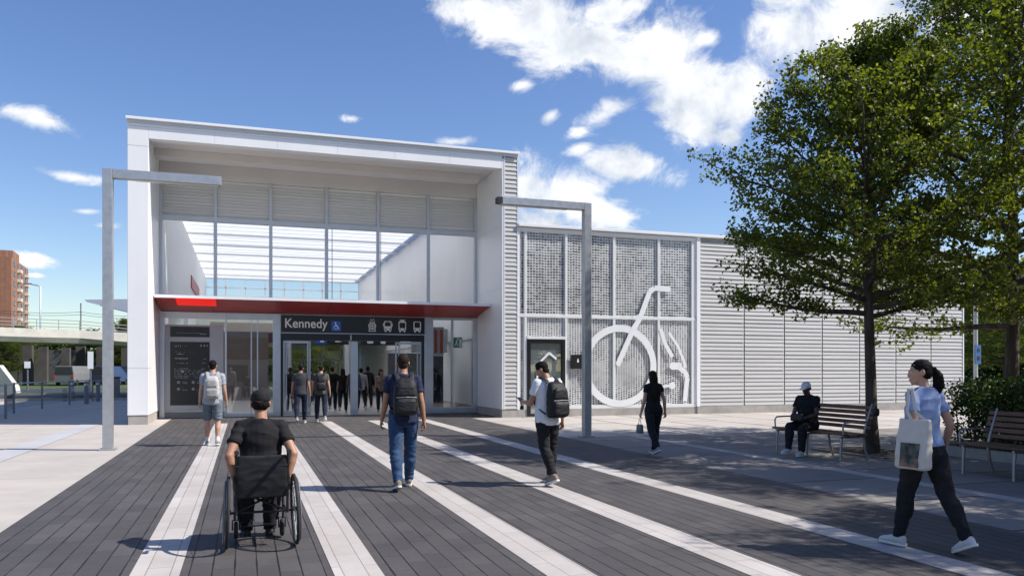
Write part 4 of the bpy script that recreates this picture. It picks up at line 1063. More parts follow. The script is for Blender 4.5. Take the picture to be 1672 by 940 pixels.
# ------------------------------------------------------------------ people
def remesh(mb, vox, smooth=4, fold=0., seed=0, ffreq=9.):
    me = mb.mesh('tmp'); o = bpy.data.objects.new('tmp', me); COL.objects.link(o)
    md = o.modifiers.new('r', 'REMESH'); md.mode = 'VOXEL'; md.voxel_size = vox; md.use_smooth_shade = True
    if smooth:
        ms_ = o.modifiers.new('s', 'SMOOTH'); ms_.iterations = smooth; ms_.factor = .5
    dg = bpy.context.evaluated_depsgraph_get(); out = bpy.data.meshes.new_from_object(o.evaluated_get(dg))
    bpy.data.objects.remove(o); bpy.data.meshes.remove(me)
    if fold:
        nr = [v.normal.copy() for v in out.vertices]
        for v, n in zip(out.vertices, nr):
            p = v.co
            a = mnoise.noise(Vector((p.x*ffreq*.7+seed, p.y*ffreq*.7, p.z*ffreq*1.6+seed)))
            c = mnoise.noise(Vector((p.x*ffreq*2+seed, p.y*ffreq*2, p.z*ffreq*2.6)))
            v.co = p + n*((1-abs(a)*2.2)*fold + c*fold*.35)
    for p in out.polygons: p.use_smooth = True
    return out
def cloth(name, col, rough=.85, var=.12, stretch=None, vs=14): return mat(name, col, rough, var=var, vs=vs, bump=.12, bs=220, spec=.25, stretch=stretch)
def skin_mat(name, col):
    m = mat(name, col, .48, var=.08, vs=9, bump=.08, bs=140, spec=.4)
    b = m.node_tree.nodes['Principled BSDF']; b.inputs['Subsurface Weight'].default_value = .12; b.inputs['Subsurface Radius'].default_value = (.01,.004,.002)
    return m
SK_L = skin_mat('fair_skin', (.50,.29,.20)); SK_M = skin_mat('tan_skin', (.38,.20,.125)); SK_D = skin_mat('brown_skin', (.10,.05,.033))
HAIR_B = mat('black_hair', (.010,.008,.007), .75, var=.4, vs=30, bump=.4, bs=60, spec=.15, stretch=(3,3,.6))
HAIR_D = mat('dark_brown_hair', (.026,.016,.011), .75, var=.4, vs=30, bump=.4, bs=60, spec=.15, stretch=(3,3,.6))
EYE_W = mat('eye_white', (.75,.73,.70), .3, var=0); EYE_D = mat('eye_iris', (.02,.012,.008), .2, var=0)
LIP = mat('lip_tone', (.33,.13,.11), .5, var=.05)
SOLE_W = mat('white_rubber_sole', (.70,.69,.66), .6, var=.06)

def rot_about(v, axis, ang): return Matrix.Rotation(ang, 3, axis) @ v
class Body:
    """joint positions of a posed figure, feet on z=0 (or hips at hip_z), facing +Y"""
    def __init__(s, H=1.75, female=False, legs=((0,0,0),(0,0,0)), arms=((0,6,12,0),(0,6,12,0)), lean=3, head=(0,4), hip_z=None, spread=(1,1), build=1., twist=0., shrug=0.):
        k = H/1.75; s.k = k; s.female = female; s.build = build
        s.th, s.sh, s.an = .44*k, .415*k, .078*k
        hw = (.098 if female else .092)*k
        s.hipw = hw
        hz = s.th+s.sh+s.an-.005
        s.legs = []
        low = 1e9
        for i, (a, kb, fp) in enumerate(legs):
            sd = (-1, 1)[i]; a, kb, fp = R(a), R(kb), R(fp); sw = spread[i]
            hip = Vector((sd*hw, 0, 0))
            tdir = Vector((sd*.035*sw, math.sin(a), -math.cos(a))).normalized()
            kn = hip + tdir*s.th
            sdir = Vector((-sd*.012, math.sin(a-kb), -math.cos(a-kb))).normalized()
            ank = kn + sdir*s.sh
            ff = Vector((sd*.10, math.cos(fp), -math.sin(fp))).normalized(); fu = (Vector((0, math.sin(fp), math.cos(fp)))); fu = (fu - ff*fu.dot(ff)).normalized()
            s.legs.append(dict(hip=hip, knee=kn, ank=ank, ff=ff, fu=fu, side=sd))
            for q in (ank - fu*s.an + ff*.165*k, ank - fu*s.an - ff*.055*k): low = min(low, q.z)
        dz = -low if hip_z is None else hip_z
        o = Vector((0,0,dz)); s.hip0 = o
        for L in s.legs:
            for n in ('hip','knee','ank'): L[n] = L[n]+o
        s.RT = Matrix.Rotation(R(twist), 3, 'Z') @ Matrix.Rotation(-R(lean), 3, 'X')
        sw = (.158 if female else .178)*k*build**.5
        s.arms = []
        for i, (b, ab, el, tw) in enumerate(arms):
            sd = (-1, 1)[i]
            S_ = s.T((sd*sw, -.012*k, (.482+shrug)*k))
            ex = rot_about(Vector((1,0,0)), Vector((0,1,0)), -sd*R(ab)); 
            d = rot_about(rot_about(Vector((0,0,-1)), Vector((1,0,0)), R(b)), Vector((0,1,0)), -sd*R(ab))
            f = rot_about(d, ex, R(el)); f = rot_about(f, d, -sd*R(tw))
            d, f = s.RT @ d, s.RT @ f
            E_ = S_ + d*.295*k; W_ = E_ + f*.255*k
            s.arms.append(dict(S=S_, E=E_, W=W_, d=d, f=f, side=sd))
        s.neck0 = s.T((0,-.018*k,.535*k)); s.RH = s.RT @ Matrix.Rotation(R(head[0]), 3, 'Z') @ Matrix.Rotation(-R(head[1]-lean), 3, 'X')
        s.headc = s.T((0,.002*k,.570*k)) + s.RH @ Vector((0,.018*k,.118*k))
    def T(s, p): return s.hip0 + s.RT @ Vector(p)
    def Hp(s, p): return s.headc + s.RH @ (Vector(p)*s.k)
    def torso_rings(s, grow=0., z0=-.12, z1=.56, wide=1., hem=0.):
        k = s.k
        if s.female:
            prof = [(-.13,.085,.085,-.005),(-.06,.172,.118,-.012),(.02,.170,.112,-.008),(.12,.138,.090,0),(.19,.130,.088,.004),(.28,.146,.108,.014),(.36,.150,.112,.014),(.44,.150,.090,-.004),(.495,.115,.070,-.014),(.535,.062,.055,-.018),(.57,.052,.052,-.016)]
        else:
            prof = [(-.13,.085,.085,-.005),(-.06,.160,.112,-.008),(.02,.160,.108,-.002),(.12,.155,.100,.004),(.20,.157,.102,.004),(.29,.168,.112,.004),(.38,.178,.116,0),(.45,.170,.098,-.008),(.50,.128,.076,-.014),(.54,.068,.062,-.018),(.575,.056,.058,-.016)]
        out = []
        def lerp(z):
            for (a, b) in zip(prof, prof[1:]):
                if a[0] <= z <= b[0]:
                    f = (z-a[0])/(b[0]-a[0]); return [a[i]+(b[i]-a[i])*f for i in range(4)]
            return list(prof[0] if z < prof[0][0] else prof[-1])
        zs = sorted(set([z0, z1]+[p[0] for p in prof if z0 < p[0] < z1]))
        for z in zs:
            _, ru, rv, yo = lerp(z); g = grow + hem*max(0, (.25-z)/.35)
            ru = ru*s.build*wide+g; rv = rv*s.build*wide+g
            out.append((s.T((0, yo*k, z*k)), s.RT @ Vector((ru*k,0,0)), s.RT @ Vector((0,rv*k,0))))
        return out
    def leg_pts(s, L, grow=0., ankle=0., knee=0., lo=1.0):
        k = s.k; w = s.build**.7*(1.04 if s.female else 1.)
        H_, K_, A_ = L['hip'], L['knee'], L['ank']
        up = H_ + Vector((-L['side']*.008,0,.05*k))
        pts = [up, H_.lerp(K_,.18), H_.lerp(K_,.5), H_.lerp(K_,.82), K_, K_.lerp(A_,.14), K_.lerp(A_,.36), K_.lerp(A_,.7), A_]
        r = [.092, .093, .080, .064, .059, .056, .058, .043, .036]
        ex = [0, 0, 0, knee*.5, knee, knee, knee*.5+ankle*.5, ankle, ankle]
        # the calf bulges backwards
        sh = (A_-K_).normalized(); bk = Vector((0,-1,0)); bk = (bk - sh*bk.dot(sh)); bk = bk.normalized() if bk.length > .1 else Vector((0,0,-1))
        pts[6] = pts[6] + bk*.014*k; pts[5] = pts[5] + bk*.005*k
        return pts, [(q*w+grow+e)*k for q, e in zip(r, ex)]
def hand(mb, b, A, curl=35., spreadk=1., roll=0.):
    k = b.k*1.0; f = A['f'].normalized(); W_ = A['W']; sd = A['side']
    n = b.RT @ Vector((-sd,0,0)); n = rot_about(n, f, sd*R(roll)); n = (n - f*n.dot(f)); n = n.normalized() if n.length > .2 else f.orthogonal().normalized()
    t = f.cross(n)*sd
    if t.dot(b.RT @ Vector((0,1,0))) < -.2 and abs(roll) < 1: t = -t
    mb.loft([(W_-f*.02*k, t*.024*k, n*.020*k), (W_+f*.02*k, t*.030*k, n*.017*k), (W_+f*.055*k, t*.040*k, n*.016*k), (W_+f*.088*k, t*.040*k, n*.014*k)], 12, 2.6)
    for i, (off, ln) in enumerate(((.030,.070),(.010,.078),(-.010,.072),(-.029,.056))):
        p = W_+f*.078*k+t*off*k; d = f.copy(); pts = [p]; c = 0
        for j, fr in enumerate((.46,.30,.24)):
            c += R(curl*(.7,1.,.8)[j]*(1+.08*i))
            d = f*math.cos(c)+n*math.sin(c); d = (d + t*off*1.5*spreadk).normalized(); p = p + d*ln*fr*k*1.05; pts.append(p)
        mb.tube(pts, [.0095*k,.0090*k,.0082*k,.0068*k], 8)
        mb.ell(pts[-1], (.0070*k,)*3, None, 8, 6)
    p = W_+f*.022*k+t*.024*k; d = (f*.62+t*.62+n*.42).normalized(); p1 = p+d*.040*k; d2 = (f*.85+t*.22+n*.48).normalized(); p2 = p1+d2*.030*k; p3 = p2+(d2+n*.2).normalized()*.022*k
    mb.tube([p-d*.012*k, p, p1, p2, p3], [.013*k,.0145*k,.0115*k,.0098*k,.0075*k], 8)
def head_shape(mb, b, long_neck=0):
    k = b.k; RHm = b.RH
    e = lambda c, r: mb.ell(b.Hp(c), tuple(q*k for q in r), RHm, 18, 12)
    e((0,-.012,.030), (.074,.092,.082))
    e((0,.018,-.010), (.066,.074,.085))
    U = lambda w: RHm @ Vector((w*k,0,0)); V = lambda w: RHm @ Vector((0,w*k,0))
    mb.loft([(b.Hp((0,.020,-.02)), U(.063), V(.068)), (b.Hp((0,.026,-.06)), U(.054), V(.060)), (b.Hp((0,.040,-.092)), U(.040), V(.043)), (b.Hp((0,.050,-.108)), U(.024), V(.026))], 14)
    mb.loft([(b.Hp((0,.086,.012)), U(.009), V(.010)), (b.Hp((0,.092,-.012)), U(.011), V(.012)), (b.Hp((0,.097,-.031)), U(.015), V(.013)), (b.Hp((0,.088,-.040)), U(.013), V(.011))], 10)
    e((.030,.076,.018), (.026,.016,.010)); e((-.030,.076,.018), (.026,.016,.010))          # brow
    e((0,.084,-.064), (.022,.012,.009)); e((0,.082,-.076), (.019,.012,.008))               # lips
    for sd in (-1, 1):
        m3 = RHm @ Matrix.Rotation(R(sd*18), 3, 'Z')
        mb.ell(b.Hp((sd*.077,-.008,-.005)), (.010*k,.020*k,.032*k), m3, 10, 8)
    mb.tube([b.neck0+b.RT@Vector((0,0,-.03*k)), b.neck0.lerp(b.headc,.45), b.headc+RHm@Vector((0,-.012*k,-.03*k))], [.062*k*b.build**.3,.054*k,.056*k] if not b.female else [.054*k,.046*k,.048*k], 14)
def person(label, loc, rz, b, skin, top, bottom, shoes, hair, sleeves=.58, legs='long', hem=-.10, vox=.008, shoe_mat=None, sole=None, hairstyle='short', cap=None, group=None, curl=(35,35), roll=(0,0), fit=0., pant_fit=(.012,.010), socks=None, face=True, cap_brim=1, seed=0, neckline=.545):
    k = b.k
    t = thing('person', label, 'person', loc, rz, group)
    # ---- one continuous body
    mb = MB()
    mb.loft(b.torso_rings(-.006), 20)
    for A in b.arms:
        S_, E_, W_ = A['S'], A['E'], A['W']; q = (.92 if b.female else 1.)*b.build**.6
        mb.tube([S_-A['d']*.01, S_.lerp(E_,.3), S_.lerp(E_,.6), E_, E_.lerp(W_,.25), E_.lerp(W_,.7), W_], [c*k*q for c in (.048,.048,.046,.040,.042,.032,.026)], 12)
        mb.ell(S_, (.048*k*q,)*3, None, 12, 8); mb.ell(E_, (.041*k*q,)*3, None, 10, 8)
        mb.tube([b.T((0,-.018*k,.49*k)), S_], [.052*k,.042*k], 10); mb.tube([b.T((0,-.022*k,.545*k)), b.T((A['side']*.085*k,-.022*k,.508*k)), S_], [.036*k,.033*k,.036*k], 10)
        hand(mb, b, A, curl[0 if A['side'] < 0 else 1], 1., roll[0 if A['side'] < 0 else 1])
    for L in b.legs:
        pts, r = b.leg_pts(L); mb.tube(pts, r, 14); mb.ell(L['knee'], (.058*k,)*3, None, 10, 8)
        f, u, A_ = L['ff'], L['fu'], L['ank']; x = f.cross(u)
        mb.loft([(A_-u*.045*k-f*.045*k, x*.026*k, u*.030*k), (A_-u*.045*k, x*.032*k, u*.034*k), (A_-u*.052*k+f*.07*k, x*.038*k, u*.024*k), (A_-u*.060*k+f*.135*k, x*.040*k, u*.015*k)], 10)
    head_shape(mb, b)
    link('body', remesh(mb, vox*.8, 3), skin, t)
    if face:
        for sd in (-1, 1):
            e = MB(); e.ell(b.Hp((sd*.031,.0775,.004)), (.0125*k,.011*k,.009*k), b.RH, 12, 8); eo = e.build('eye', EYE_W, t, smooth=True)
            e = MB(); e.ell(b.Hp((sd*.031,.0865,.004)), (.0058*k,.004*k,.0058*k), b.RH, 10, 8); e.build('iris', EYE_D, eo, smooth=True)
    # ---- trousers / shorts
    mb = MB(); mb.loft(b.torso_rings(.008, -.13, .05), 20)
    for L in b.legs:
        pts, r = b.leg_pts(L, .008, pant_fit[1], pant_fit[0])
        if legs == 'shorts': 
            H_, K_ = L['hip'], L['knee']; pts = [pts[0], pts[1], pts[2], H_.lerp(K_,.80), H_.lerp(K_,.93)]; r = [r[0], r[1]+.004, .092*k, .086*k, .084*k]
        elif legs == 'cropped': 
            A2 = L['knee'].lerp(L['ank'], .92); pts = pts[:-1]+[A2]; r = r[:-1]+[r[-1]]
        else: pts = pts+[]; 
        mb.tube(pts, r, 16); mb.ell(L['knee'], (r[4]*.99 if len(r) > 5 else .05,)*3, None, 12, 8)
    link('trousers' if legs != 'shorts' else 'shorts', remesh(mb, vox, 3, (.0075 if vox < .012 else .004), seed+3.1, 10), bottom, t)
    # ---- top
    mb = MB(); mb.loft(b.torso_rings(.016+fit, hem, neckline, hem=.012+fit), 22)
    for A in b.arms:
        S_, E_, W_ = A['S'], A['E'], A['W']; q = (.92 if b.female else 1.)*b.build**.6
        mb.ell(S_, ((.057+fit*.5)*k*q,)*3, None, 12, 8)
        mb.tube([b.T((0,-.018*k,.49*k)), S_], [.068*k,(.056+fit*.5)*k*q], 12); mb.tube([b.T((A['side']*.045*k,-.024*k,.528*k)), b.T((A['side']*.095*k,-.022*k,.506*k)), S_], [.040*k,.046*k,.050*k], 12)
        pts = [S_-A['d']*.01, S_.lerp(E_,.3), S_.lerp(E_, min(sleeves,1))]; r = [(.056+fit)*k*q, (.057+fit)*k*q, (.058+fit)*k*q]
        if sleeves > 1: pts += [E_.lerp(W_,.3), E_.lerp(W_, sleeves-1)]; r[-1] = (.054+fit)*k*q; r += [(.050+fit)*k*q, (.038+fit)*k*q]; mb.ell(E_, (.053*k*q,)*3, None, 10, 8)
        mb.tube(pts, r, 14)
    link('shirt', remesh(mb, vox, 3, (.0085 if vox < .012 else .006), seed, 8), top, t)
    # ---- shoes
    for L in b.legs:
        f, u, A_ = L['ff'], L['fu'], L['ank']; x = f.cross(u); g = A_-u*b.an
        mb = MB()
        mb.loft([(g+u*.048*k-f*.066*k, x*.020*k, u*.030*k), (g+u*.055*k-f*.050*k, x*.036*k, u*.043*k), (g+u*.060*k, x*.041*k, u*.050*k), (g+u*.050*k+f*.06*k, x*.043*k, u*.038*k), (g+u*.040*k+f*.12*k, x*.049*k, u*.027*k), (g+u*.034*k+f*.165*k, x*.042*k, u*.021*k), (g+u*.030*k+f*.192*k, x*.020*k, u*.012*k)], 16)
        mb.tube([A_-u*.03*k, A_+u*.018*k], [.044*k,.042*k], 12)
        so_ = link('shoe', remesh(mb, min(vox,.007), 3), shoe_mat or BLACKM, t)
        mb = MB(); ol = [(-.074,.012),(-.066,.030),(-.03,.040),(.05,.043),(.115,.050),(.16,.044),(.192,.026),(.202,0)]
        ol = ol + [(a, -c) for a, c in ol[::-1][1:]]
        mb.prism(ol, lambda a, c, d: g + f*a*k + x*c*k + u*d*k, .0, .024); mb.build('sole', sole or SOLE_W, so_, smooth=True)
        if socks:
            mb = MB(); K_ = L['knee']; mb.tube([A_, A_.lerp(K_,.22)], [.043*k,.047*k], 12); mb.build('sock', socks, t, smooth=True)
    # ---- hair
    if hair is not None:
        mb = MB(); e = lambda c, r: mb.ell(b.Hp(c), tuple(q*k for q in r), b.RH, 18, 12)
        U = lambda w: b.RH @ Vector((w*k,0,0)); V = lambda w: b.RH @ Vector((0,w*k,0))
        if hairstyle == 'short':
            e((0,-.017,.037), (.0775,.091,.083)); e((0,-.042,-.022), (.061,.050,.064)); e((0,-.006,.084), (.060,.070,.043))
        elif hairstyle == 'long':
            e((0,-.018,.040), (.080,.094,.084)); e((0,-.034,.0), (.086,.078,.085))
            q0 = b.Hp((0,-.055,-.02)); z = b.RT @ Vector((0,0,-1))
            mb.loft([(q0, b.RT@Vector((.086*k,0,0)), b.RT@Vector((0,.058*k,0))), (q0+z*.12*k, b.RT@Vector((.094*k,0,0)), b.RT@Vector((0,.050*k,0))), (b.T((0,-.105*k,.43*k)), b.RT@Vector((.105*k,0,0)), b.RT@Vector((0,.036*k,0))), (b.T((.0,-.125*k,.30*k)), b.RT@Vector((.090*k,0,0)), b.RT@Vector((0,.026*k,0))), (b.T((.01,-.120*k,.20*k)), b.RT@Vector((.045*k,0,0)), b.RT@Vector((0,.014*k,0)))], 14)
        elif hairstyle == 'ponytail':
            e((0,-.018,.038), (.078,.092,.083)); e((0,-.040,-.006), (.072,.066,.066))
            p0 = b.Hp((0,-.118,.020)); mb.ell(p0, (.026*k,)*3)
            pts = [b.Hp((0,-.10,.022)), p0, b.Hp((.012,-.150,-.035)), b.Hp((.03,-.160,-.12)), b.Hp((.045,-.135,-.20)), b.Hp((.05,-.12,-.25))]
            mb.tube(pts, [.022*k,.026*k,.044*k,.050*k,.034*k,.008*k], 12)
        elif hairstyle == 'fringe_back':      # short hair below a cap
            e((0,-.042,-.008), (.077,.062,.058))
        link('hair', remesh(mb, .006, 3, .0035, seed+7, 40), hair, t)
    if cap is not None:
        mb = MB(); U = lambda w: b.RH @ Vector((w*k,0,0)); V = lambda w: b.RH @ Vector((0,w*k,0))
        mb.loft([(b.Hp((0,-.008,.020)), U(.084), V(.103)), (b.Hp((0,-.010,.050)), U(.085), V(.104)), (b.Hp((0,-.012,.085)), U(.078), V(.094)), (b.Hp((0,-.012,.112)), U(.055), V(.066)), (b.Hp((0,-.012,.124)), U(.020), V(.024))], 22)
        c_ = link('cap', remesh(mb, .006, 3), cap, t)
        mb = MB(); mb.loft([(b.Hp((0,.080,.030)), U(.070), b.RH@Vector((0,0,.006*k))), (b.Hp((0,.13,.030)), U(.066), b.RH@Vector((0,0,.005*k))), (b.Hp((0,.165,.022)), U(.040), b.RH@Vector((0,0,.004*k)))], 14); mb.build('brim', cap, c_, smooth=True)
        mb = MB(); mb.ell(b.Hp((0,-.012,.126)), (.008*k,)*3); mb.build('button', cap, c_, smooth=True)
    t['_k'] = k
    return t
def place(loc, rz): return Matrix.Translation(Vector(loc)) @ Matrix.Rotation(rz, 4, 'Z')
def backpack(label, b, loc, rz, m, m2, w=.30, h=.46, d=.17, zc=.25, trim=None, kind=0, sx=0., col2=None):
    """rests against the back of a figure; built in the figure's own frame"""
    t = thing('backpack', label, 'backpack', loc, rz); k = b.k
    Tp = lambda x, y, z: b.T((x*k, y*k, z*k))
    y0 = -.135-.012
    mb = MB(); U = lambda q: b.RT@Vector((q*k,0,0)); V = lambda q: b.RT@Vector((0,q*k,0))
    rings = []
    for f, wk, dk in ((0,.72,.60),(.05,.94,.92),(.2,1,1.05),(.5,.99,1.0),(.78,.90,.86),(.93,.74,.66),(1,.44,.36)):
        rings.append((Tp(sx, y0-d*dk*.5, zc-h/2+h*f), U(w/2*wk), V(d/2*dk)))
    mb.loft(rings, 24, 3.4); bd = link('body', remesh(mb, .008, 2, .004, 5.5, 12), m, t)
    mb = MB()
    for f, wk, dk in ((.07,.66,.9),(.12,.76,1.),(.34,.78,1.05),(.43,.70,.9)): pass
    mb.loft([(Tp(sx, y0-d*.98, zc-h/2+h*f), U(w/2*wk), V(.035*dk)) for f, wk, dk in ((.06,.62,.5),(.11,.76,1.0),(.36,.78,1.1),(.44,.70,.6))], 20, 3.4); link('front_pocket', remesh(mb, .007, 2, .003, 2, 14), m2, t)
    if kind == 0:
        mb = MB(); mb.loft([(Tp(sx, y0-d*.93, zc-h/2+h*f), U(w/2*wk), V(.026*dk)) for f, wk, dk in ((.50,.66,.5),(.55,.72,1.0),(.74,.64,.9),(.84,.5,.4))], 20, 3.2); link('upper_pocket', remesh(mb, .007, 2, .003, 4, 14), m2, t)
    mb = MB(); mb.tube([Tp(sx-.03,y0-d*.35,zc+h*.47), Tp(sx-.025,y0-d*.35,zc+h*.54), Tp(sx+.025,y0-d*.35,zc+h*.54), Tp(sx+.03,y0-d*.35,zc+h*.47)], .009*k, 8); mb.build('handle', m2, t, smooth=True)
    z_ = MB(); z_.tube([Tp(sx-w*.40,y0-d*.99,zc+h*-.03), Tp(sx,y0-d*1.13,zc+h*-.015), Tp(sx+w*.40,y0-d*.99,zc+h*-.03)], .004*k, 6); z_.build('zip', trim or GALV, t)
    for sd in (-1, 1):
        pts = [Tp(sd*.075,y0-.02,zc+h*.40), Tp(sd*.095,-.115,.525), Tp(sd*.105,-.03,.568), Tp(sd*.112,.055,.535), Tp(sd*.118,.125,.44), Tp(sd*.135,.135,.33), Tp(sd*.175,.07,.20), Tp(sd*.165,-.07,.10), Tp(sd*.13,y0+.005,zc-h*.40)]
        sb_ = MB(); n = len(pts); rg = []
        for i, p in enumerate(pts):
            dd = (pts[min(i+1,n-1)]-pts[max(i-1,0)]).normalized(); x = b.RT@Vector((1,0,0)); x = (x-dd*x.dot(dd)).normalized(); yv = dd.cross(x)
            ww = .030 if i < 6 else .013; rg.append((p, x*ww*k, yv*.008*k))
        sb_.loft(rg, 10, 3); sb_.build('strap', m2, t, smooth=True)
    return t

NAVY = cloth('navy_cotton', (.018,.026,.062)); BLKT = cloth('black_cotton', (.013,.013,.015)); WHT = cloth('white_cotton', (.72,.73,.76), var=.04)
GRYT = cloth('heather_grey_cotton', (.34,.36,.40), var=.08); DENIM = cloth('blue_denim', (.035,.075,.155), var=.25); BLKP = cloth('black_denim', (.018,.018,.021), var=.2)
DKDEN = cloth('dark_denim', (.016,.022,.042), var=.2); GRYS = cloth('slate_shorts_cloth', (.14,.165,.195)); LBLUE = cloth('pale_blue_shirt', (.27,.36,.58), var=.06, stretch=(9,9,.4), vs=5)
BAGB = cloth('black_nylon', (.016,.016,.018), .6); BAGB2 = cloth('black_nylon_trim', (.024,.024,.027), .55); BAGG = cloth('light_grey_canvas', (.48,.47,.46), var=.08); BAGG2 = cloth('grey_canvas_trim', (.36,.355,.35))
SUEDE = mat('taupe_suede', (.26,.21,.17), .9, var=.15); SHW = mat('white_leather', (.62,.61,.60), .55, var=.08); SHG = mat('grey_mesh_shoe', (.30,.31,.34), .8, var=.2, vs=30)
CAPB = cloth('black_cap_cloth', (.014,.014,.016)); CAPW = cloth('white_cap_cloth', (.66,.67,.69), var=.04)
DKTEE = cloth('charcoal_tee', (.045,.047,.055)); OLIVE = cloth('olive_jacket', (.10,.095,.075)); GREY2 = cloth('mid_grey_sweater', (.10,.10,.115))

# man in a navy tee, walking in
P = (1.99,10.42,0); b = Body(1.80, legs=((-8,22,16),(16,4,-6)), arms=((6,9,16,0),(-8,9,14,0)), lean=2, head=(-8,3))
person('man in a navy tee and blue jeans walking to the entrance with a black backpack', P, R(-3), b, SK_M, NAVY, DENIM, None, HAIR_D, shoe_mat=SUEDE, seed=1, hem=-.11, pant_fit=(.012,.010))
backpack('black backpack worn by the man in the navy tee', b, P, R(-3), BAGB, BAGB2, w=.31, h=.47, d=.15, zc=.26)
# man in a white tee looking at his phone
P = (3.95,10.2,0); rz = R(15); b = Body(1.71, legs=((-10,20,20),(7,4,0)), arms=((14,14,84,12),(-4,9,14,0)), lean=2, head=(38,28))
person('man in a white tee and black jeans looking down at a phone', P, rz, b, SK_M, WHT, BLKP, None, HAIR_B, shoe_mat=SUEDE, legs='cropped', seed=2, curl=(40,35), roll=(-50,0), pant_fit=(.010,.006), fit=.006)
backpack('black backpack with a pocket zip worn by the man in the white tee', b, P, rz, BAGB, BAGB2, w=.32, h=.50, d=.19, zc=.25, kind=0)
A = b.arms[0]; t = thing('phone', 'dark phone in the raised hand of the man in the white tee', 'phone', P, rz)
pc = A['W']+A['f']*.125; xx = (A['f'].cross(Vector((0,0,1)))).normalized(); zz = xx.cross(A['f']); M4 = Matrix.Translation(pc+zz*.022) @ Matrix((xx, A['f'], zz)).transposed().to_4x4() @ Matrix.Rotation(R(20),4,'X')
mb = MB(); mb.box(-.036,.036,-.075,.075,-.004,.004, M4); ph = mb.build('case', BLACKM, t, bevel=.002); mb = MB(); mb.box(-.033,.033,-.071,.071,.0042,.0052, M4); mb.build('screen', BLACK, ph)
# woman in black
P = (7.18,13.12,0); b = Body(1.57, True, legs=((-14,24,24),(14,6,-6)), arms=((6,8,12,0),(-10,12,22,0)), lean=2, head=(4,3))
person('woman in black with long brown hair walking toward the bicycle decal', P, R(2), b, SK_L, BLKT, BLKP, None, HAIR_D, hairstyle='long', shoe_mat=SHG, sleeves=.40, seed=3, pant_fit=(.006,.004), hem=-.06)
A = b.arms[0]; t = thing('handbag', 'small dark grey handbag in the left hand of the woman in black', 'handbag', P, R(2))
c = A['W']+A['f']*.10+Vector((0,0,-.20)); mb = MB(); mb.loft([(c+Vector((0,0,z)), Vector((.045*q,0,0)), Vector((0,.085*q,0))) for z, q in ((-.09,.85),(-.08,1),(.04,.92),(.07,.8))], 18, 4); mb.build('body', DKGREY, t, smooth=True)
mb = MB(); mb.tube([c+Vector((0,-.05,.06)), c+Vector((0,-.02,.17)), c+Vector((0,.02,.17)), c+Vector((0,.05,.06))], .006, 6); mb.build('strap', BLACKM, t)
# woman with the tote bag
P = (5.62,5.42,0); rz = R(5); b = Body(1.67, True, legs=((14,3,-2),(-17,13,26)), arms=((-14,14,122,40),(-14,16,38,10)), lean=2, head=(52,3), build=1.0)
tote_w = person('woman in a pale blue shirt and dark trousers walking past with a tote bag', P, rz, b, SK_L, LBLUE, BLKP, None, HAIR_B, hairstyle='ponytail', shoe_mat=SHW, seed=4, sleeves=.55, hem=.02, pant_fit=(.004,.003), vox=.007, curl=(45,40), roll=(0,0))
def tote(b, P, rz):
    t = thing('tote_bag', 'cream canvas tote bag with a dark printed picture on the woman\'s left arm', 'tote bag', P, rz); k = b.k
    TOTE = cloth('cream_canvas', (.62,.58,.52), var=.05)
    c = b.T((-.258*k,-.11*k,.06*k)); rnd = random.Random(2)
    mb = MB(); rg = []
    for z, wx, wy in ((-.22,.042,.138),(-.205,.060,.152),(-.10,.058,.156),(.05,.046,.152),(.18,.028,.146),(.20,.024,.144)):
        rg.append((c+Vector((-.02*(z<0),.0,z)), Vector((wx,0,0)), Vector((0,wy,0))))
    mb.loft(rg, 28, 4.5); bd = link('body', remesh(mb, .009, 2, .006, 8, 7), TOTE, t)
    mp_, nt_, bs_ = base_mat('printed_picture')
    tc_ = nn(nt_, 'ShaderNodeTexCoord'); n_ = nn(nt_, 'ShaderNodeTexNoise'); n_.inputs['Scale'].default_value = 14; n_.inputs['Detail'].default_value = 6; nt_.links.new(tc_.outputs['Object'], n_.inputs['Vector'])
    r_ = ramp(nt_, n_.outputs['Fac'], [(.35,(.03,.03,.03,1)),(.5,(.10,.11,.09,1)),(.6,(.30,.13,.11,1)),(.72,(.22,.22,.22,1))]); nt_.links.new(r_.outputs[0], bs_.inputs['Base Color']); bs_.inputs['Roughness'].default_value = .8
    mb = MB(); x0 = c.x-.082
    mb.add([(x0-.010,c.y-.10,c.z-.20),(x0-.010,c.y+.08,c.z-.20),(x0+.008,c.y+.08,c.z+.0),(x0+.008,c.y-.10,c.z+.0),(x0+.03,c.y-.10,c.z-.20),(x0+.03,c.y+.08,c.z-.20),(x0+.04,c.y+.08,c.z+.0),(x0+.04,c.y-.10,c.z+.0)],[(0,1,2,3),(4,5,6,7),(0,1,5,4),(1,2,6,5),(2,3,7,6),(3,0,4,7)]); mb.build('printed_panel', mp_, bd)
    S_ = b.arms[0]['S']
    for dy, dx in ((-.10,.02),(.02,-.02)):
        pts = [c+Vector((dx,dy-.02,.17)), c.lerp(S_,.5)+Vector((-.055,dy*.7,.06)), S_+Vector((-.045,dy*.3-.01,.055)), S_+Vector((.02,dy*.3-.01,.078)), S_+Vector((.075,dy*.2+.04,.05)), ]
        sb_ = MB(); rg = []
        for i, p in enumerate(pts):
            dd = (pts[min(i+1,len(pts)-1)]-pts[max(i-1,0)]).normalized(); yv = Vector((0,1,0)); yv = (yv-dd*yv.dot(dd)).normalized(); rg.append((p, yv*.016, dd.cross(yv)*.004))
        sb_.loft(rg, 10, 3); sb_.build('strap', TOTE, t, smooth=True)
tote(b, P, rz)
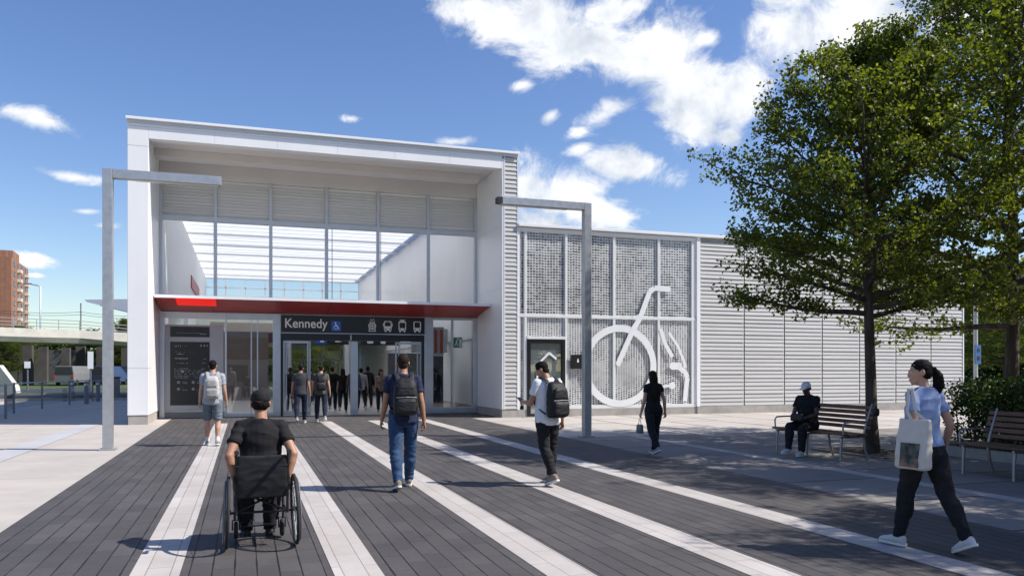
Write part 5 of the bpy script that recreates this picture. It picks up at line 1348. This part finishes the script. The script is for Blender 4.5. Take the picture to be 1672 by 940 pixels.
# young man in shorts
P = (-.63,17.7,0); b = Body(1.78, legs=((8,4,0),(-6,10,6)), arms=((2,8,16,0),(4,9,18,0)), lean=2, head=(-14,2))
person('young man in grey shorts and a pale tee standing before the black display', P, R(-2), b, SK_L, GRYT, GRYS, None, HAIR_B, legs='shorts', shoe_mat=SHG, socks=SOLE_W, seed=5, fit=.004, vox=.009)
backpack('light grey canvas backpack worn by the young man in shorts', b, P, R(-2), BAGG, BAGG2, w=.29, h=.46, d=.15, zc=.25)

# man in the wheelchair
P = (.14,7.45,0); WZ = R(2)
b = Body(1.78, legs=((78,72,8),(78,72,8)), arms=((-24,20,44,55),(-24,20,44,55)), lean=7, head=(-5,2), hip_z=.56, spread=(1.2,1.2), build=.96)
person('man in a black tee and black cap sitting in a wheelchair', P, WZ, b, SK_M, BLKT, BLKP, None, HAIR_B, hairstyle='fringe_back', cap=CAPB, shoe_mat=BLACKM, sole=BLACKM, seed=6, curl=(55,55), hem=-.06, fit=.0, vox=.007)
wc = thing('wheelchair', 'black manual wheelchair with large spoked wheels and a sling back', 'wheelchair', P, WZ)
def tubes(mb, *segs, r=.012):
    for sg in segs: mb.tube(sg, r, 8)
    return mb
mb = MB()
for s in (-1, 1):
    tubes(mb, [(s*.215,-.17,.47),(s*.215,.30,.50),(s*.21,.36,.46),(s*.17,.44,.14)], [(s*.215,-.155,.30),(s*.215,-.17,.47),(s*.215,-.205,.82),(s*.215,-.225,.845),(s*.215,-.31,.855)], [(s*.215,-.15,.31),(s*.215,.30,.30),(s*.215,.33,.47)], [(s*.215,.30,.30),(s*.215,.30,.17)])
tubes(mb, [(-.215,-.10,.31),(.215,.18,.47)], [(.215,-.10,.31),(-.215,.18,.47)], [(-.29,-.10,.31),(.29,-.10,.31)], [(-.215,-.205,.72),(.215,-.205,.72)], r=.011)
mb.build('frame', FRAMEB, wc, smooth=True)
for s in (-1, 1):
    mb = MB(); mb.tube([(s*.215,-.26,.852),(s*.215,-.36,.858)], .019, 12); mb.build('push_handle', RUBBER, wc, smooth=True)
    mb = MB(); mb.prism([(-.16,.50),(.20,.50),(.22,.56),(.12,.70),(-.10,.70),(-.17,.62)], lambda u,v,d: Vector((d,u,v)), s*.232-.004, s*.232+.004); mb.build('side_guard', BLACKM, wc)
mb = MB(); mb.loft([((0,-.185-.015*math.sin(z*3.1),.45+.36*z), (.212*(1-.02*z),0,0), (0,.016,0)) for z in (0,.25,.5,.75,1)], 24, 5); link('back_sling', remesh(mb, .009, 2, .006, 3, 8), cloth('black_sling_cloth', (.016,.016,.018), .5), wc)
mb = MB(); mb.loft([((0,.06,z), (.205*q,0,0), (0,.235*q,0)) for z, q in ((.475,.96),(.485,1),(.53,1),(.54,.96))], 24, 6); mb.build('seat', BLACKM, wc, smooth=True)
mb = MB(); mb.box(-.16,.16,.36,.52,.095,.11); mb.build('footrest', FRAMEB, wc, bevel=.004)
for s in (-1, 1):
    x, rW = s*.285, .315; ax = Vector((1,0,s*.035)); c = Vector((x,-.10,.318))
    mb = MB(); mb.torus(c, ax, rW-.014, .015, 56, 10); wl = mb.build('rear_wheel', RUBBER, wc, smooth=True)
    mb = MB(); mb.torus(c, ax, rW-.032, .009, 56, 8); mb.build('rim', FRAMEB, wl, smooth=True)
    mb = MB(); mb.torus(c+Vector((s*.026,0,.0)), ax, rW-.042, .007, 56, 8); mb.build('hand_rim', DKGREY, wl, smooth=True)
    mb = MB(); mb.tube([c-Vector((s*.03,0,0)), c+Vector((s*.03,0,0))], .022, 14); mb.build('hub', FRAMEB, wl, smooth=True)
    mb = MB()
    for i in range(28):
        a = 2*math.pi*i/28; d = Vector((0, math.cos(a), math.sin(a))); q = 2*math.pi*(i+(1.6 if i % 2 else -1.6))/28; d0 = Vector((0, math.cos(q), math.sin(q)))
        mb.tube([c+d0*.018+Vector((.012*(1 if i % 4 < 2 else -1),0,0)), c+d*(rW-.03)], .0016, 4)
    mb.build('spokes', GALV, wl)
    c2 = Vector((s*.205,.30,.085)); mb = MB(); mb.torus(c2, (1,0,0), .062, .019, 28, 10); mb.tube([c2-Vector((.012,0,0)), c2+Vector((.012,0,0))], .045, 14); cs = mb.build('caster', RUBBER, wc, smooth=True)
    mb = MB(); tubes(mb, [c2-Vector((.03,0,0)), c2+Vector((-.03,.02,.09)), c2+Vector((.03,.02,.09)), c2+Vector((.03,0,0))], r=.007); mb.build('fork', FRAMEB, cs)

# man on the bench
P = (9.93,12.25,0); rz = R(112); b = Body(1.72, legs=((82,80,0),(86,78,0)), arms=((22,10,62,34),(24,8,60,34)), lean=3, head=(4,14), hip_z=.555, spread=(2.2,2.2), build=1.05)
person('man in a white cap and black clothes sitting on the bench', P, rz, b, SK_D, BLKT, BLKP, None, HAIR_B, hairstyle='fringe_back', cap=CAPW, shoe_mat=SHW, seed=8, curl=(45,45), vox=.009, fit=.006)
t = thing('camera_bag', 'black bag lying in the lap of the man on the bench', 'bag', P, rz)
c = Vector((.02,.33,.70)); mb = MB(); mb.loft([(c+Vector((0,0,z)), Vector((.13*q,0,0)), Vector((0,.075*q,0))) for z, q in ((-.07,.9),(-.055,1),(.04,.96),(.065,.8))], 20, 4); mb.build('body', BLACKM, t, smooth=True)
mb = MB(); mb.tube([c+Vector((-.12,0,.03)), c+Vector((-.05,-.03,.12)), c+Vector((.06,-.03,.11)), c+Vector((.12,0,.03))], .010, 6); mb.build('strap', BAGB2, t)

# people at and inside the doors
GP = 'people passing through the station doors'
WALK = [((-14,26,20),(14,5,-4)), ((14,5,-4),(-14,26,20)), ((4,4,0),(-4,8,4)), ((-18,30,24),(18,8,-6))]
def extra(label, px, py, H, rz, ph, skin, top, bot, hair, style='short', female=False, bag=None, sleeves=.55, loc=None, d=None, build=1., legs='long'):
    if d is not None: p = at(px, d)
    else:
        dep = FX*EYE/(py-CY); p = at(px, dep)
    b = Body(H, female, legs=WALK[ph], arms=((10,8,18,0),(-8,9,16,0)), lean=3, head=(rz*.2,4), build=build)
    person(label, p, R(rz), b, skin, top, bot, None, hair, hairstyle=style, sleeves=sleeves, seed=px*.1, vox=.013, face=abs(rz) > 60, group=GP, shoe_mat=SHG, sole=SOLE_W, legs=legs)
    if bag: backpack(bag, b, p, R(rz), BAGB, BAGB2, w=.29, h=.44, d=.15)
    return b
extra('person in a charcoal tee and dark jeans about to enter by the left door', 491, 690.5, 1.77, -4, 0, SK_M, DKTEE, DKDEN, HAIR_B, sleeves=.62)
extra('person in an olive top and dark jeans with a black backpack at the left door', 524, 688.5, 1.76, -2, 1, SK_L, OLIVE, DKDEN, HAIR_D, bag='black backpack worn by the person in the olive top at the door', sleeves=.55)
extra('person in black standing just inside the doors, third from the left', 474, 0, 1.68, 5, 2, SK_D, BLKT, BLKP, HAIR_B, d=30.4, sleeves=1.8)
extra('person in dark clothes with a bare forearm walking inside beside the grey sweater', 560, 0, 1.66, -8, 3, SK_L, BLKT, BLKP, HAIR_D, d=29.6, female=True, style='long')
extra('person in a grey sweater and black trousers walking inside the middle door', 578, 0, 1.72, 0, 0, SK_M, GREY2, BLKP, HAIR_B, d=28.9, sleeves=1.85)
extra('person in a long black jacket standing deep inside the hall', 601, 0, 1.75, 10, 2, SK_D, BLKT, BLKP, HAIR_B, d=33.5, sleeves=1.85)
extra('person in a navy top walking deep inside the hall toward the rear doors', 507, 0, 1.70, -6, 1, SK_M, NAVY, DKDEN, HAIR_B, d=36.0)
extra('woman in a tan patterned top coming out behind the man in navy', 622, 0, 1.64, 172, 0, SK_L, cloth('tan_print', (.38,.26,.19), var=.5, vs=22), BLKP, HAIR_D, d=30.2, female=True, style='long')
extra('person dressed all in black inside the doors, between olive top and grey sweater', 543, 0, 1.73, -5, 3, SK_M, BLKT, DKDEN, HAIR_D, d=30.6, sleeves=1.85)
extra('person in a light grey tee walking just right of the grey sweater inside', 590, 0, 1.68, 4, 1, SK_L, GRYT, BLKP, HAIR_B, d=31.4)
extra('woman in a charcoal top with long hair inside the left door, behind the charcoal tee', 501, 0, 1.62, 3, 2, SK_L, DKTEE, BLKP, HAIR_D, d=32.6, female=True, style='long')
extra('person in dark clothes at the grey cabinet behind the right side glass', 712, 0, 1.66, 30, 2, SK_D, BLKT, BLKP, HAIR_B, d=29.9, sleeves=1.85)
